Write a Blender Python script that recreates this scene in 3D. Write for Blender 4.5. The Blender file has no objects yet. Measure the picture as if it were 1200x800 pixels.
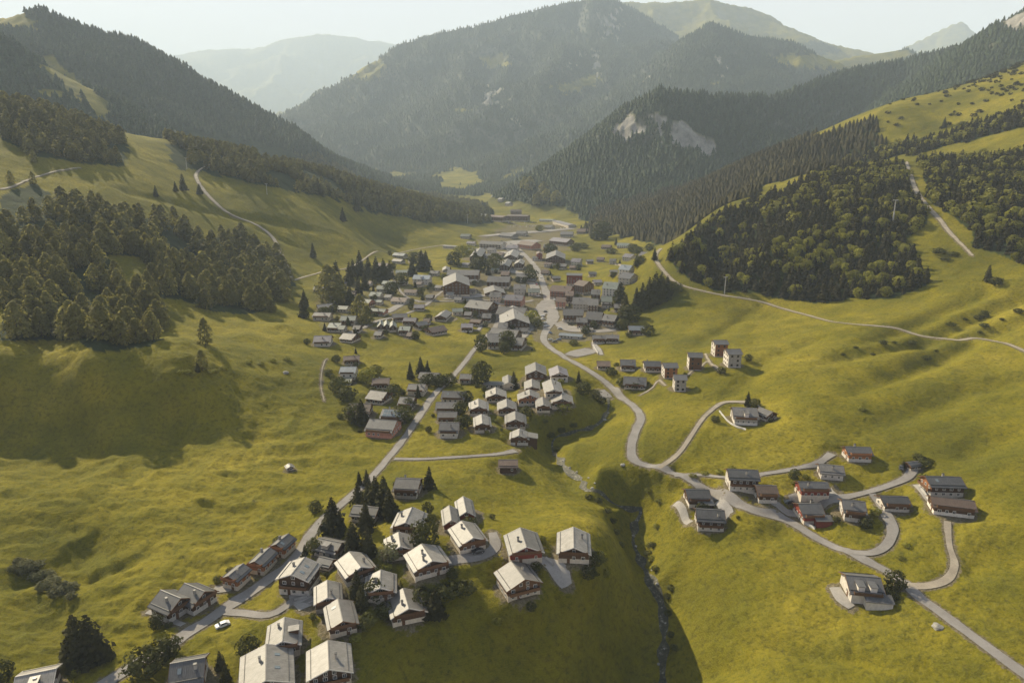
import bpy, math, random
import numpy as np
from mathutils import Vector
random.seed(7); rng = np.random.default_rng(11)
SC = bpy.context.scene; COL = SC.collection
R = math.radians
# ---------------------------------------------------------------- camera, sky, sun, exposure
CAMH = 140.0; PITCH = R(14.7); F = 800.0; S = 1.4
cd = bpy.data.cameras.new('camera'); cam = bpy.data.objects.new('camera', cd); COL.objects.link(cam)
cd.lens = 24; cd.sensor_width = 36; cd.clip_start = 1; cd.clip_end = 60000
cam.location = (0, 0, CAMH); cam.rotation_euler = (R(90) - PITCH, 0, 0); SC.camera = cam
SUN_EL = R(32); SUN_AZ = R(-42)            # azimuth measured from +y towards +x
W_ = bpy.data.worlds.new('World'); SC.world = W_; W_.use_nodes = True
wn = W_.node_tree; bg = wn.nodes['Background']
sky = wn.nodes.new('ShaderNodeTexSky'); sky.sky_type = 'NISHITA'; sky.sun_disc = False
sky.sun_elevation = SUN_EL; sky.sun_rotation = SUN_AZ; sky.altitude = 1600; sky.dust_density = 2.0; sky.air_density = 1.0; sky.ozone_density = 1.0
tc = wn.nodes.new('ShaderNodeTexCoord'); sx = wn.nodes.new('ShaderNodeSeparateXYZ'); wn.links.new(tc.outputs['Generated'], sx.inputs[0])
mr = wn.nodes.new('ShaderNodeMapRange'); mr.inputs[1].default_value = .12; mr.inputs[2].default_value = .42; mr.inputs[3].default_value = .93; mr.inputs[4].default_value = 0.1; wn.links.new(sx.outputs[2], mr.inputs[0])
vl = wn.nodes.new('ShaderNodeMix'); vl.data_type = 'RGBA'; vl.inputs[7].default_value = (9.3, 8.6, 8.4, 1); wn.links.new(mr.outputs[0], vl.inputs[0]); wn.links.new(sky.outputs[0], vl.inputs[6])   # thin high veil of cloud near the horizon
wn.links.new(vl.outputs[2], bg.inputs[0]); bg.inputs[1].default_value = 0.055
sd = bpy.data.lights.new('sun', 'SUN'); sd.energy = 5.0; sd.angle = R(0.6); sd.color = (1.0, 0.87, 0.62)
so = bpy.data.objects.new('sun', sd); COL.objects.link(so)
sdir = Vector((math.sin(SUN_AZ)*math.cos(SUN_EL), math.cos(SUN_AZ)*math.cos(SUN_EL), math.sin(SUN_EL)))
so.rotation_euler = sdir.to_track_quat('Z', 'Y').to_euler(); so.location = (-200, 200, 300)
SC.view_settings.view_transform = 'Standard'; SC.view_settings.look = 'None'; SC.view_settings.exposure = 1.22; SC.view_settings.gamma = 1
SC.cycles.use_denoising = True; SC.cycles.max_bounces = 5; SC.cycles.volume_bounces = 1; SC.cycles.diffuse_bounces = 2
SC.cycles.glossy_bounces = 2; SC.cycles.transparent_max_bounces = 4; SC.cycles.use_adaptive_sampling = True; SC.cycles.adaptive_threshold = 0.02
HAZE = 0.84e-4

CP_, SP_ = math.cos(PITCH), math.sin(PITCH)
def rayd(px, py):
    u = px - 600.0; v = py - 400.0
    return u, F*CP_ - v*SP_, -F*SP_ - v*CP_
def onplane(px, py, z):
    u, y, zz = rayd(px, py); t = (z - CAMH)/zz
    return u*t, y*t
def atdepth(px, py, Y):
    u, y, zz = rayd(px, py); t = Y/y
    return u*t, Y, CAMH + zz*t
def project(X, Y, Z):
    d = Y*CP_ - (Z - CAMH)*SP_; v = -(Y*SP_ + (Z - CAMH)*CP_)
    return 600 + F*X/d, 400 + F*v/d, d

# ---------------------------------------------------------------- numpy noise
def _h(ix, iy, s):
    n = (ix.astype(np.int64)*374761393 + iy.astype(np.int64)*668265263 + s*1442695041) & 0xffffffff
    n = ((n ^ (n >> 13))*1274126177) & 0xffffffff
    return ((n ^ (n >> 16)) & 0xffff)/65535.0
def vnoise(x, y, s=0):
    ix = np.floor(x); iy = np.floor(y); fx = x - ix; fy = y - iy
    fx = fx*fx*fx*(fx*(fx*6-15)+10); fy = fy*fy*fy*(fy*(fy*6-15)+10)
    a = _h(ix, iy, s); b = _h(ix+1, iy, s); c = _h(ix, iy+1, s); d = _h(ix+1, iy+1, s)
    return (a*(1-fx)+b*fx)*(1-fy)+(c*(1-fx)+d*fx)*fy*1.0 - 0.5
def fbm(x, y, o=4, s=0, g=0.5):
    r = 0; a = 1.0
    for i in range(o):
        r = r + a*vnoise(x, y, s+i*17); x, y = x*1.63+y*1.15+7.3, y*1.63-x*1.15+3.1; a *= g
    return r
def ridged(x, y, o=4, s=0):
    r = 0; a = 1.0
    for i in range(o):
        r = r + a*(1-np.abs(vnoise(x, y, s+i*31))*4); x, y = x*1.66+y*1.13+5.1, y*1.66-x*1.13+9.7; a *= 0.5
    return r

# ---------------------------------------------------------------- terrain height field
# (px, py, z) with z in units of camera height 100, or (px, py, None, y)
ZP = [(0,795,0),(150,795,0),(300,795,-.5),(420,780,-1),(440,750,0),(520,722,1),(600,710,1.2),(680,688,1.5),(715,655,1),(735,625,-.5),
(600,799,-10.8),(500,799,-7.6),(700,790,-15.5),(735,720,-12),(778,700,-12),(778,799,-15),(748,640,-8),(810,700,-10),(820,790,-11),
(860,650,-3),(900,720,-4),(980,795,-3),(1100,790,0),(1200,795,2),(1050,690,1),(1200,690,5),(1200,600,10),(940,625,0),(850,600,0),
(740,545,0),(800,552,1),(870,480,6),(850,430,10),(940,480,12),(1100,560,8),(1200,500,18),(1050,450,16),(1200,415,24),(1100,390,22),
(1000,380,20),(900,350,16),(830,330,10),(770,300,5),(760,360,6),(700,430,0),(750,440,3),(700,350,0),(650,300,0),(600,270,0),(640,240,2),(590,245,1),
(200,720,0),(100,725,-1),(0,700,0),(0,640,1),(100,640,-1),(200,640,0),(300,640,0),(350,600,0),(400,560,0),(300,560,1),(200,560,2),(100,560,3),
(0,560,4),(450,540,0),(480,500,0),(520,450,0),(600,430,1),(630,470,2),(642,478,2.6),(672,475,2.4),(690,466,.5),(668,507,-6),(642,516,-6.5),(700,496,-5),(713,474,-3),(706,554,0),(718,573,-4.8),(742,582,-6),(600,520,0),(600,600,0),(640,600,1),(690,600,0),(440,470,1),(400,440,3),(370,500,2),(300,490,4),(200,495,5),
(100,500,5),(0,500,5),(0,427,25),(100,430,25),(200,438,21),(300,436,12),(370,425,7),(400,395,4),(450,400,1),(330,400,10),(250,400,17),(150,402,24),
(50,402,26),(380,360,4),(450,330,2),(520,310,0),(350,325,10),(400,310,7),(450,285,4),(672,524,-3.2),(700,522,-2.4),(722,500,-1),(738,505,0),(690,550,-3.5)]
YP = [(0,300,370),(0,200,500),(100,300,385),(100,220,520),(200,220,620),(300,240,680),(330,290,620),(280,330,480),(400,270,720),(230,205,700),
(400,240,850),(470,252,950),(0,122,700),(100,145,720),(200,165,780),(300,185,850),(400,210,980),(500,236,1200),(545,246,1350),
(1000,350,400),(1200,350,330),(1200,300,380),(1200,180,560),(1060,190,620),(1000,260,480),(1100,260,450),(900,300,460),(850,250,600),
(900,225,650),(820,290,520),(950,200,680),(1030,142,800),(1000,190,760),(1100,160,720),(1200,140,640),(1200,75,900),(1100,108,900),
(960,170,850),(870,195,950),(780,235,1050),(700,262,1100),(850,232,800),(790,270,800),(750,270,900),(600,232,1800),(660,236,1750),(560,228,1950)]
pts = []
for px, py, z in ZP:
    x, y = onplane(px, py, CAMH + (z-100)*S); pts.append((x, y, z*S))
for px, py, y in YP:
    x, y, z = atdepth(px, py, y*S); pts.append((x, y, z))
def polar(adeg, r, z): pts.append((math.sin(R(adeg))*r*S, math.cos(R(adeg))*r*S, z*S))
for a in (-60,-45,-30,-15,0,15,30,45,60):
    polar(a, 40, -3 if abs(a) < 20 else 0); polar(a, 75, -6 if -20 < a < 20 else 0)
    for r in (6000, 14000): polar(a, r, 60)
for a in (-60,-50): polar(a, 200, 8); polar(a, 400, 60); polar(a, 800, 200)
for a in (50,60): polar(a, 200, 10); polar(a, 400, 60); polar(a, 800, 220)
for a, r, z in ((-38,950,120),(-30,1050,100),(-20,1150,70),(-10,1500,20),(-38,1600,60),(-20,2000,40),(0,2600,60),(10,2200,40),(20,1500,60),(30,1500,150),(0,4000,60),(25,3000,60),(-25,4000,60),(38,1300,260)):
    polar(a, r, z)
P = np.array(pts)
pa = np.arctan2(P[:,0], P[:,1])*2.0; pr = np.hypot(P[:,0], P[:,1]); pl = np.log(pr); pw = P[:,2]/pr
def _k(d2): return 0.5*d2*np.log(d2 + 1e-12)
n = len(P); K = _k((pa[:,None]-pa)**2 + (pl[:,None]-pl)**2) + np.eye(n)*3e-4
Q = np.column_stack([np.ones(n), pa, pl]); A = np.zeros((n+3, n+3)); A[:n,:n] = K; A[:n,n:] = Q; A[n:,:n] = Q.T
sol = np.linalg.solve(A, np.concatenate([pw, [0,0,0]]))
NA, NR = 1000, 1250
A0, A1 = R(-58), R(58); L0, L1 = math.log(70.0), math.log(34000.0)
ga = np.linspace(A0, A1, NA); gl = np.linspace(L0, L1, NR)
GA, GL = np.meshgrid(ga, gl)                 # rows = r
GR = np.exp(GL); GX = np.sin(GA)*GR; GY = np.cos(GA)*GR
def base_h():
    # evaluate on a coarse grid, then cubic upsample
    ca = np.linspace(A0, A1, 260); cl = np.linspace(L0, L1, 330)
    a2, l2 = np.meshgrid(ca*2.0, cl); w = np.zeros_like(a2) + sol[n] + sol[n+1]*a2 + sol[n+2]*l2
    for i in range(n): w += sol[i]*_k((a2-pa[i])**2 + (l2-pl[i])**2)
    def up(m, N, ax):
        m = np.moveaxis(m, ax, 0); M = m.shape[0]; t = np.linspace(0, M-1, N); i = np.clip(t.astype(int), 0, M-2); f = (t-i)[:,None]
        p0 = m[np.maximum(i-1,0)]; p1 = m[i]; p2 = m[i+1]; p3 = m[np.minimum(i+2,M-1)]
        o = p1 + 0.5*f*(p2-p0 + f*(2*p0-5*p1+4*p2-p3 + f*(3*(p1-p2)+p3-p0)))
        return np.moveaxis(o, 0, ax)
    return up(up(w, NR, 0), NA, 1)
Hb = base_h()*GR
sm = lambda a, b, x: (lambda t: t*t*(3-2*t))(np.clip((x-a)/(b-a), 0, 1))
# small relief: bumps, swells and terracettes
nearf = sm(4500, 1500, GR)
Hb += nearf*(fbm(GX/70, GY/70, 4, 3)*2.6*sm(100, 400, GR)+ fbm(GX/26, GY/26, 4, 9)*.8)
lf = sm(-40, -110, GX)*sm(520, 330, GY)        # rough cattle-trodden slope on the left
Hb += lf*(ridged(GX/22, GY/15, 4, 21)-1.2)*1.15 + lf*(ridged(GX/6, GY/4, 3, 55)-1)*0.25 + nearf*(ridged(GX/9, GY/6, 3, 5)-1)*0.16
rf = sm(60, 160, GX)*sm(750, 500, GY)
Hb += rf*(fbm((GX*0.5+GY)/18, (GX-GY*0.5)/60, 3, 41))*1.6
Hb += nearf*(fbm(GX/3.2, GY/3.2, 3, 77)*0.34 + fbm(GX/11, GY/11, 4, 78)*.45)
# ---- mountains: crest lines (px, py, y) and flank slopes
RANGES = [
 ([(640,203,1900),(690,160,1750),(740,122,1620),(780,104,1580),(850,112,1620),(900,112,1720),(980,84,1900),(1060,70,2000),(1130,52,1900),(1200,18,1750),(1320,-60,1550),(1500,-150,1400)],.62,26,0),
 ([(-260,60,1800),(-100,25,1700),(0,22,1650),(25,14,1650),(45,9,1660),(70,22,1680),(110,34,1700),(150,44,1750),(200,70,1820),(240,100,1880),(300,136,1950),(350,165,2000),(400,190,2050),(470,217,2100),(540,238,2150)],.55,22,1),
 ([(-160,10,1300),(0,38,1200),(40,70,1220),(100,122,1260),(130,142,1300),(170,165,1340)],.6,14,2),
 ([(345,137,4300),(400,96,4200),(440,72,4200),(470,54,4300),(520,38,4400),(560,30,4450),(600,18,4500),(650,6,4500),(700,-6,4500),(722,2,4600),(760,40,4300),(790,80,4000)],.56,60,3),
 ([(700,-6,4500),(690,60,3900),(660,120,3400),(640,170,3000)],.6,50,4),
 ([(470,54,4300),(500,110,3700),(505,170,3200)],.55,50,11),
 ([(600,18,4500),(590,90,3700),(570,160,3100)],.55,50,12),
 ([(722,2,6000),(790,3,5900),(830,-2,5900),(890,12,5800),(940,40,5600),(985,54,5400),(1020,60,5200)],.55,50,5),
 ([(560,222,2500),(620,190,2700),(690,125,3000),(760,72,3200),(800,42,3300),(825,28,3300),(870,42,3350),(920,50,3300),(970,72,3200),(1040,100,3000)],.58,45,6),
 ([(960,75,3900),(1010,64,3900),(1065,56,3800),(1090,70,3700)],.45,20,7),
 ([(1040,85,9000),(1065,52,9000),(1090,40,9000),(1113,29,9000),(1128,24,9000),(1140,34,9000),(1160,60,9000)],.75,30,8),
 ([(300,150,7000),(330,132,7000),(355,118,7000),(380,112,7000),(430,120,7000)],.5,60,9),
 ([(150,66,14000),(200,62,14000),(240,57,14000),(290,55,14000),(320,48,14000),(345,44,14000),(365,42,14000),(390,40,14000),(410,43,14000),(440,46,14000),(500,56,14000),(620,60,14000),(760,90,14000)],.6,230,10),
]
Hm = np.full_like(Hb, -1e4); rockiness = np.zeros_like(Hb); HB0 = Hb.copy()
for crest, sl, rough, sd_ in RANGES:
    c = np.array([atdepth(px, py, y*S) for px, py, y in crest])
    wx = fbm(GX/420/(1+rough/80), GY/420/(1+rough/80), 3, 100+sd_)*rough*1.6; wy = fbm(GX/420/(1+rough/80), GY/420/(1+rough/80), 3, 140+sd_)*rough*1.6
    best = np.full_like(Hb, -1e4); dist = np.full_like(Hb, 1e9)
    X = GX+wx; Y = GY+wy
    for i in range(len(c)-1):
        a = c[i]; b = c[i+1]; dx, dy = b[0]-a[0], b[1]-a[1]; L2 = dx*dx+dy*dy
        t = np.clip(((X-a[0])*dx+(Y-a[1])*dy)/L2, 0, 1)
        d = np.hypot(X-a[0]-t*dx, Y-a[1]-t*dy)
        h = a[2]+t*(b[2]-a[2]) - sl*d*(1.12-0.12*np.minimum(d/900, 1.6))
        m = h > best; best = np.where(m, h, best); dist = np.where(m, d, dist)
    sc_ = 330*(1+rough/60)
    rd = (ridged(GX/sc_, GY/sc_, 5, 200+sd_)-1.1)*rough*1.15
    best = best + rd*np.clip(dist/(rough*5), 0.10, 1) + fbm(GX/30, GY/30, 3, 250+sd_)*5*np.clip(rough/20, .5, 3)
    Hm = np.maximum(Hm, best)
kk = np.clip(GR*0.008, 4, 60)
Ht = np.where(GR > 1000, np.maximum(Hb, Hm) + kk*np.log1p(np.exp(-np.abs(Hb-Hm)/kk)), Hb)
mtn = sm(-10, 60, Ht-Hb)*sm(1100, 1500, GR)
# ---- sampler on the polar grid
def Hat(x, y, G=None):
    G = Ht if G is None else G
    x = np.asarray(x, float); y = np.asarray(y, float)
    fa = np.clip((np.arctan2(x, y)-A0)/(A1-A0)*(NA-1), 0, NA-1.001); fl = np.clip((np.log(np.hypot(x, y))-L0)/(L1-L0)*(NR-1), 0, NR-1.001)
    i = fa.astype(int); j = fl.astype(int); u = fa-i; v = fl-j
    return (G[j,i]*(1-u)+G[j,i+1]*u)*(1-v)+(G[j+1,i]*(1-u)+G[j+1,i+1]*u)*v
def pix(px, py, up=0.0):
    """first point of the terrain seen through a pixel of the photograph"""
    dx, dy, dz = rayd(px, py); hl = math.hypot(dx, dy)
    t = np.exp(np.linspace(math.log(90), math.log(9000), 2600))/hl
    z = CAMH + dz*t; g = Hat(dx*t, dy*t) + up
    k = np.argmax(z <= g)
    if z[k] > g[k]: k = len(t)-1
    if k == 0: t0 = t[0]
    else:
        e0 = z[k-1]-g[k-1]; e1 = z[k]-g[k]; t0 = t[k-1]+(t[k]-t[k-1])*e0/(e0-e1+1e-9)
    return float(dx*t0), float(dy*t0), float(CAMH+dz*t0)
def resample(p, step):
    p = np.array(p, float)
    # Catmull-Rom through the points, then even spacing
    q = []
    for i in range(len(p)-1):
        p0 = p[max(i-1,0)]; p1 = p[i]; p2 = p[i+1]; p3 = p[min(i+2,len(p)-1)]
        for t in np.linspace(0, 1, 12, endpoint=False):
            q.append(p1+0.5*t*(p2-p0+t*(2*p0-5*p1+4*p2-p3+t*(3*(p1-p2)+p3-p0))))
    q.append(p[-1]); q = np.array(q)
    s = np.concatenate([[0], np.cumsum(np.hypot(*(np.diff(q[:,:2], axis=0).T)))]); m = max(2, int(s[-1]/step)+1)
    ss = np.linspace(0, s[-1], m)
    return np.column_stack([np.interp(ss, s, q[:,k]) for k in range(q.shape[1])])
def near_line(q):
    """for every grid vertex close to polyline q (x, y, width...): distance and interpolated extra columns"""
    mg = q[:,2].max()*0.5 + 14
    x0, x1, y0, y1 = q[:,0].min()-mg, q[:,0].max()+mg, q[:,1].min()-mg, q[:,1].max()+mg
    idx = np.flatnonzero((GX.ravel() > x0)&(GX.ravel() < x1)&(GY.ravel() > y0)&(GY.ravel() < y1))
    X = GX.ravel()[idx]; Y = GY.ravel()[idx]; bd = np.full(len(idx), 1e9); ex = np.zeros((len(idx), q.shape[1]-2))
    for i in range(len(q)-1):
        a = q[i]; b = q[i+1]; dx, dy = b[0]-a[0], b[1]-a[1]; L2 = dx*dx+dy*dy+1e-9
        lx = min(a[0],b[0])-mg; hx = max(a[0],b[0])+mg; ly = min(a[1],b[1])-mg; hy = max(a[1],b[1])+mg
        s = np.flatnonzero((X > lx)&(X < hx)&(Y > ly)&(Y < hy))
        t = np.clip(((X[s]-a[0])*dx+(Y[s]-a[1])*dy)/L2, 0, 1); d = np.hypot(X[s]-a[0]-t*dx, Y[s]-a[1]-t*dy)
        m = d < bd[s]; sm_ = s[m]; bd[sm_] = d[m]; ex[sm_] = a[2:]+t[m][:,None]*(b[2:]-a[2:])
    return idx, bd, ex
# ---- gullies carved into the slopes: ((px, py, depth, half width) ...)
GUL = [
 [(716,452,1,6),(713,478,2,5),(700,497,3,5),(668,506,3,6),(646,518,4,6),(655,540,4,7),(690,570,8,11),(722,578,8,10),(748,592,10,10),(744,620,11,11),(746,650,11,11),(772,690,9,11),(776,740,8,12),(776,799,8,12)],
 [(738,563,2,6),(730,575,3,6),(748,592,3,7)],
 [(1215,338,7,11),(1130,374,8,10),(1075,400,7,9),(1000,414,4,8),(950,432,0,8)],
 [(1215,366,7,10),(1150,388,8,10),(1080,425,6,9),(1010,455,2,8),(980,470,0,7)],
 [(1160,340,3,8),(1090,370,5,8),(1030,394,4,7),(990,404,0,6)],
 [(1215,440,3,9),(1120,462,4,10),(1040,492,3,9),(960,512,0,8)],
 [(1215,500,2,8),(1150,520,3,8),(1110,548,0,7)],
 [(960,395,3,8),(900,420,3,8),(870,452,2,7),(830,470,0,7)],
 [(880,365,2,7),(835,392,3,8),(800,420,0,7)],
 [(1215,640,2,9),(1150,655,2.5,8),(1130,690,0,7)],
 [(945,600,3,6),(900,625,2.5,6),(860,622,0,6)],
 [(150,225,3,10),(240,246,4,9),(330,262,3,9),(420,285,0,9)],
 [(240,238,3,8),(330,280,3,8),(380,300,0,8)],
 [(0,478,2,9),(120,480,3,10),(230,490,3,9),(290,505,3,7),(310,520,0,6)],
 [(0,680,3,7),(60,670,4,7),(110,640,3,7),(140,610,1,6)],
 [(80,682,2,4),(120,672,3,4),(165,650,2,4),(195,625,0,4)],
 [(840,738,1.5,4),(900,755,2,4),(970,770,1.5,4),(1080,778,0,3)],
 [(805,799,5,7),(830,782,5,8),(880,775,3,6),(900,768,0,6)],
 [(540,425,2,6),(575,432,2.4,6),(620,432,1,5)],
 [(0,720,2,10),(60,730,3,8),(100,725,0,8)],
]
for g in GUL:
    w = [(*pix(px, py)[:2], 40.0, d, hw) for px, py, d, hw in g]; q = resample(w, 4)
    idx, bd, ex = near_line(q)
    Ht.ravel()[idx] -= ex[:,1]*np.exp(-(bd/np.maximum(ex[:,2], 1))**2)
for px, py, rad, hgt in [(330,385,14,3.5),(345,398,10,3),(290,395,12,2.5),(725,345,14,3),(700,332,16,2),(735,590,12,3),(705,592,14,2),(60,600,25,3),(160,620,18,2.5),(820,505,26,3.5),(905,560,20,2)]:
    x, y, _ = pix(px, py); Ht += hgt*np.exp(-((GX-x)**2+(GY-y)**2)/rad**2)
# ---------------------------------------------------------------- roads: (name, kind of surface, [(px, py, width m)])
ROADS = [
 ('valley_road','asphalt',[(1215,800,5),(1150,752,5),(1100,715,5),(1070,695,5.4),(1040,670,5),(1000,650,5),(960,632,5),(920,612,5.5),(880,596,5),(840,576,5),(800,560,5),(768,550,6),(744,540,6),(740,522,5.5),(746,502,5.5),(751,490,5.5),(744,477,5.5),(727,465,5.5),(712,450,5.5),(690,434,5.5),(665,420,5.5),(646,408,6),(637,397,7),(641,385,9),(648,372,15),(644,355,14),(637,335,10),(629,315,9),(616,300,9),(603,288,11)]),
 ('village_road','asphalt',[(105,812,5.5),(160,778,5.5),(200,757,5.5),(216,745,5.5),(240,728,5.5),(262,714,6),(290,697,6),(320,675,6),(342,655,6),(362,628,5.5),(378,610,5),(400,590,4.5),(425,568,4.5),(440,555,4.5),(455,537,4.5),(475,512,4.5),(495,483,5),(505,467,5),(516,455,4.5),(530,442,4.5),(545,424,4.5),(560,405,4.5),(576,388,5),(585,372,6)]),
 ('lane','asphalt',[(256,716,4),(285,719,4),(312,720,4),(335,712,4),(352,702,5),(375,705,6)]),
 ('lane','asphalt',[(505,655,4),(540,656,5),(565,652,6),(580,640,5),(577,624,4)]),
 ('lane','asphalt',[(462,539,3.5),(500,537,3),(540,535,3),(580,532,3.5),(604,530,6)]),
 ('farm_track','gravel',[(772,551,3.5),(795,531,3),(812,506,2.6),(830,484,2.8),(848,473,3.5),(880,470,6)]),
 ('lane','asphalt',[(790,559,4),(820,557,3.5),(860,559,3.5),(900,554,3.5),(935,548,3.5),(960,542,4),(975,530,5)]),
 ('lane','asphalt',[(998,649,4),(1022,648,4),(1040,636,4.5),(1046,617,5),(1036,602,6),(1030,590,4),(1022,578,3.5)]),
 ('lane','asphalt',[(962,592,5),(985,583,5),(1010,578,4),(1040,570,4),(1063,560,5),(1071,546,5)]),
 ('lane','gravel',[(1056,688,5),(1085,686,4),(1110,676,4),(1118,664,3),(1113,640,2.5),(1110,612,3)]),
 ('farm_track','gravel',[(775,291,4),(768,302,5),(780,320,4.5),(800,335,4.5),(850,347,4.2),(900,357,4),(950,370,4),(1000,379,4),(1050,384,4),(1080,393,4),(1120,396,4),(1150,401,3.8),(1215,418,3.5)]),
 ('farm_track','gravel',[(247,192,4),(230,204,5),(238,222,5),(262,245,5),(295,260,5),(318,278,5),(328,295,4.5),(335,310,4.5),(341,326,4)]),
 ('farm_track','gravel',[(345,328,4),(380,318,3.5),(420,308,3.5),(470,296,3.5),(522,287,4)]),
 ('lane','asphalt',[(405,395,5),(425,384,5),(443,376,6),(462,372,4),(480,366,4),(500,357,5),(512,345,4),(520,338,4)]),
 ('lane','asphalt',[(490,354,4),(520,353,4),(545,352,5),(572,352,5),(590,357,6),(625,352,7)]),
 ('lane','asphalt',[(459,316,3),(464,332,3),(475,347,3.5),(492,354,4)]),
 ('lane','asphalt',[(560,388,4),(572,370,5),(585,358,5)]),
 ('parking_lot','asphalt',[(566,277,22),(600,274,34),(640,271,34),(672,268,22)]),
 ('parking_lot','asphalt',[(588,292,26),(606,284,46),(632,282,30)]),
 ('parking_lot','asphalt',[(669,417,12),(682,413,17),(694,410,15)]),
 ('parking_lot','asphalt',[(703,456,7),(708,463,8),(713,468,6)]),
 ('parking_lot','asphalt',[(612,395,6),(622,380,14),(632,366,16),(640,352,10)]),
 ('parking_lot','asphalt',[(655,378,10),(668,386,16),(700,388,12),(722,386,5)]),
 ('parking_lot','asphalt',[(520,350,6),(545,349,14),(575,346,12),(600,352,10)]),
 ('parking_lot','asphalt',[(580,305,10),(600,318,14),(618,322,14),(630,345,10)]),
 ('parking_lot','asphalt',[(440,366,5),(452,366,10),(470,357,8)]),
 ('parking_lot','asphalt',[(572,300,10),(590,296,20),(612,300,16)]),
 ('driveway','paving',[(630,655,5),(648,664,8),(659,680,8),(664,692,6)]),
 ('driveway','paving',[(343,690,6),(352,700,10),(360,712,8)]),
 ('driveway','paving',[(925,583,4),(955,578,9),(978,576,8)]),
 ('driveway','paving',[(978,690,6),(986,705,6),(998,713,4)]),
 ('driveway','paving',[(905,590,6),(925,600,8),(948,602,8)]),
 ('driveway','paving',[(840,583,6),(852,596,8),(848,602,5)]),
 ('terrace_paving','paving',[(250,690,5),(268,688,6),(285,678,3)]),
 ('terrace_paving','paving',[(284,668,4),(300,667,5),(316,656,3)]),
 ('terrace_paving','paving',[(318,645,4),(330,645,5),(342,635,3)]),
 ('terrace_paving','paving',[(790,595,3),(800,606,4),(808,620,4)]),
 ('terrace_paving','paving',[(172,716,3),(190,722,3),(215,732,3)]),
 ('terrace_paving','paving',[(695,402,4),(700,410,9),(705,415,4)]),
 ('terrace_paving','paving',[(1072,570,3),(1084,584,4),(1096,597,3)]),
 ('footpath','gravel',[(380,470,.8),(376,450,.8),(380,425,.9),(384,420,.8)]),
 ('footpath','gravel',[(0,222,2.5),(15,219,3),(40,208,2.5),(70,200,2),(95,197,1.5)]),
 ('footpath','gravel',[(780,452,1.8),(771,447,1.8),(762,456,1.6),(750,463,1.6)]),
 ('footpath','gravel',[(806,440,1.8),(820,430,1.8),(830,424,1.8),(845,437,1.8),(832,425,1.8),(826,415,1.6)]),
 ('footpath','gravel',[(1062,190,4),(1070,215,5),(1085,240,5),(1105,262,4),(1120,280,3),(1140,300,2)]),
 ('footpath','gravel',[(728,322,3),(727,311,3),(720,306,3)]),
]
WORN = np.zeros_like(Ht)
R2 = []
for rd in ROADS:
    w = [(*pix(px, py)[:2], wd*{'parking_lot': 1, 'driveway': .66, 'terrace_paving': .7}.get(rd[0], .8)) for px, py, wd in rd[2]]
    q = resample(w, 2.0 if rd[0] != 'parking_lot' else 3.0)
    z = Hat(q[:,0], q[:,1]); k = 9 if len(z) > 20 else 3
    zp = np.pad(z, k, mode='edge'); z = np.convolve(zp, np.ones(2*k+1)/(2*k+1), 'same')[k:-k]

    q = np.column_stack([q, z]); R2.append((rd[0], rd[1], q))
    idx, bd, ex = near_line(q); hw = ex[:,0]*0.5; WORN.ravel()[idx] = np.maximum(WORN.ravel()[idx], np.exp(-np.clip(bd-hw, 0, 30)/1.3))
    if rd[0] == 'footpath': continue
    f = 1 - sm(0, 1, (bd-hw-0.6)/(3.5 if rd[0] != 'parking_lot' else 10)); H_ = Ht.ravel()
    H_[idx] = H_[idx]*(1-f) + (ex[:,1]-0.04)*f

ROADS = R2
# ---------------------------------------------------------------- what covers the ground (regions given on the photograph, found on the terrain)
def inpoly(x, y, poly):
    r = np.zeros(np.shape(x), bool); n_ = len(poly); j = n_-1
    for i in range(n_):
        xi, yi = poly[i]; xj, yj = poly[j]
        r ^= ((yi > y) != (yj > y)) & (x < (xj-xi)*(y-yi)/((yj-yi)+1e-9)+xi); j = i
    return r
FOREST = {  # polygon, y range (in units), cover
 'left_grove': ([(0,225),(35,212),(70,238),(110,233),(150,255),(200,262),(240,280),(290,275),(330,300),(345,330),(330,350),(300,368),(250,366),(215,352),(180,350),(190,380),(182,408),(120,412),(80,396),(0,398)],220,600),
 'left_rim': ([(0,118),(100,142),(150,165),(148,196),(100,192),(50,186),(0,166)],520,900),
 'left_rim2': ([(190,150),(260,160),(360,182),(440,208),(520,240),(545,262),(500,262),(430,246),(380,230),(350,226),(300,214),(262,208),(210,196)],560,1700),
 'knoll': ([(495,228),(540,236),(568,240),(575,260),(545,268),(510,264)],1000,1900),
 'right_near': ([(779,303),(800,285),(850,250),(900,228),(950,212),(1000,200),(1060,192),(1063,225),(1085,240),(1088,262),(1058,288),(1078,320),(1098,345),(1060,352),(1000,350),(950,357),(900,348),(850,342),(805,328)],380,730),
 'right_near2': ([(1077,188),(1200,183),(1260,190),(1260,330),(1200,305),(1150,290),(1122,262),(1092,235)],320,640),
 'right_mid': ([(684,272),(700,245),(780,225),(870,185),(960,160),(1030,140),(1030,170),(1000,196),(950,206),(895,216),(880,240),(820,265),(785,290),(765,286),(740,278),(710,276)],650,1300),
 'right_far': ([(560,225),(640,190),(740,110),(780,90),(850,100),(980,70),(1060,45),(1200,10),(1260,-20),(1260,50),(1200,64),(1120,92),(1030,132),(960,160),(870,185),(780,225),(700,245),(690,262),(655,236),(610,228)],1150,2700),
 'hedge': ([(985,192),(1040,174),(1100,160),(1200,128),(1230,120),(1230,140),(1200,150),(1100,172),(1040,186)],520,900),
}
def cover(X, Y, Z):
    px, py, d = project(X, Y, Z); px = px + fbm(X/25, Y/25, 3, 301)*14; py = py + fbm(X/25, Y/25, 3, 302)*5
    f = np.zeros(np.shape(X)); c = {}
    for k, (poly, a, b) in FOREST.items():
        m = inpoly(px, py, poly) & (Y > a*S) & (Y < b*S); c[k] = m; f = np.where(m, 1, f)
    return f, c, px, py
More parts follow.
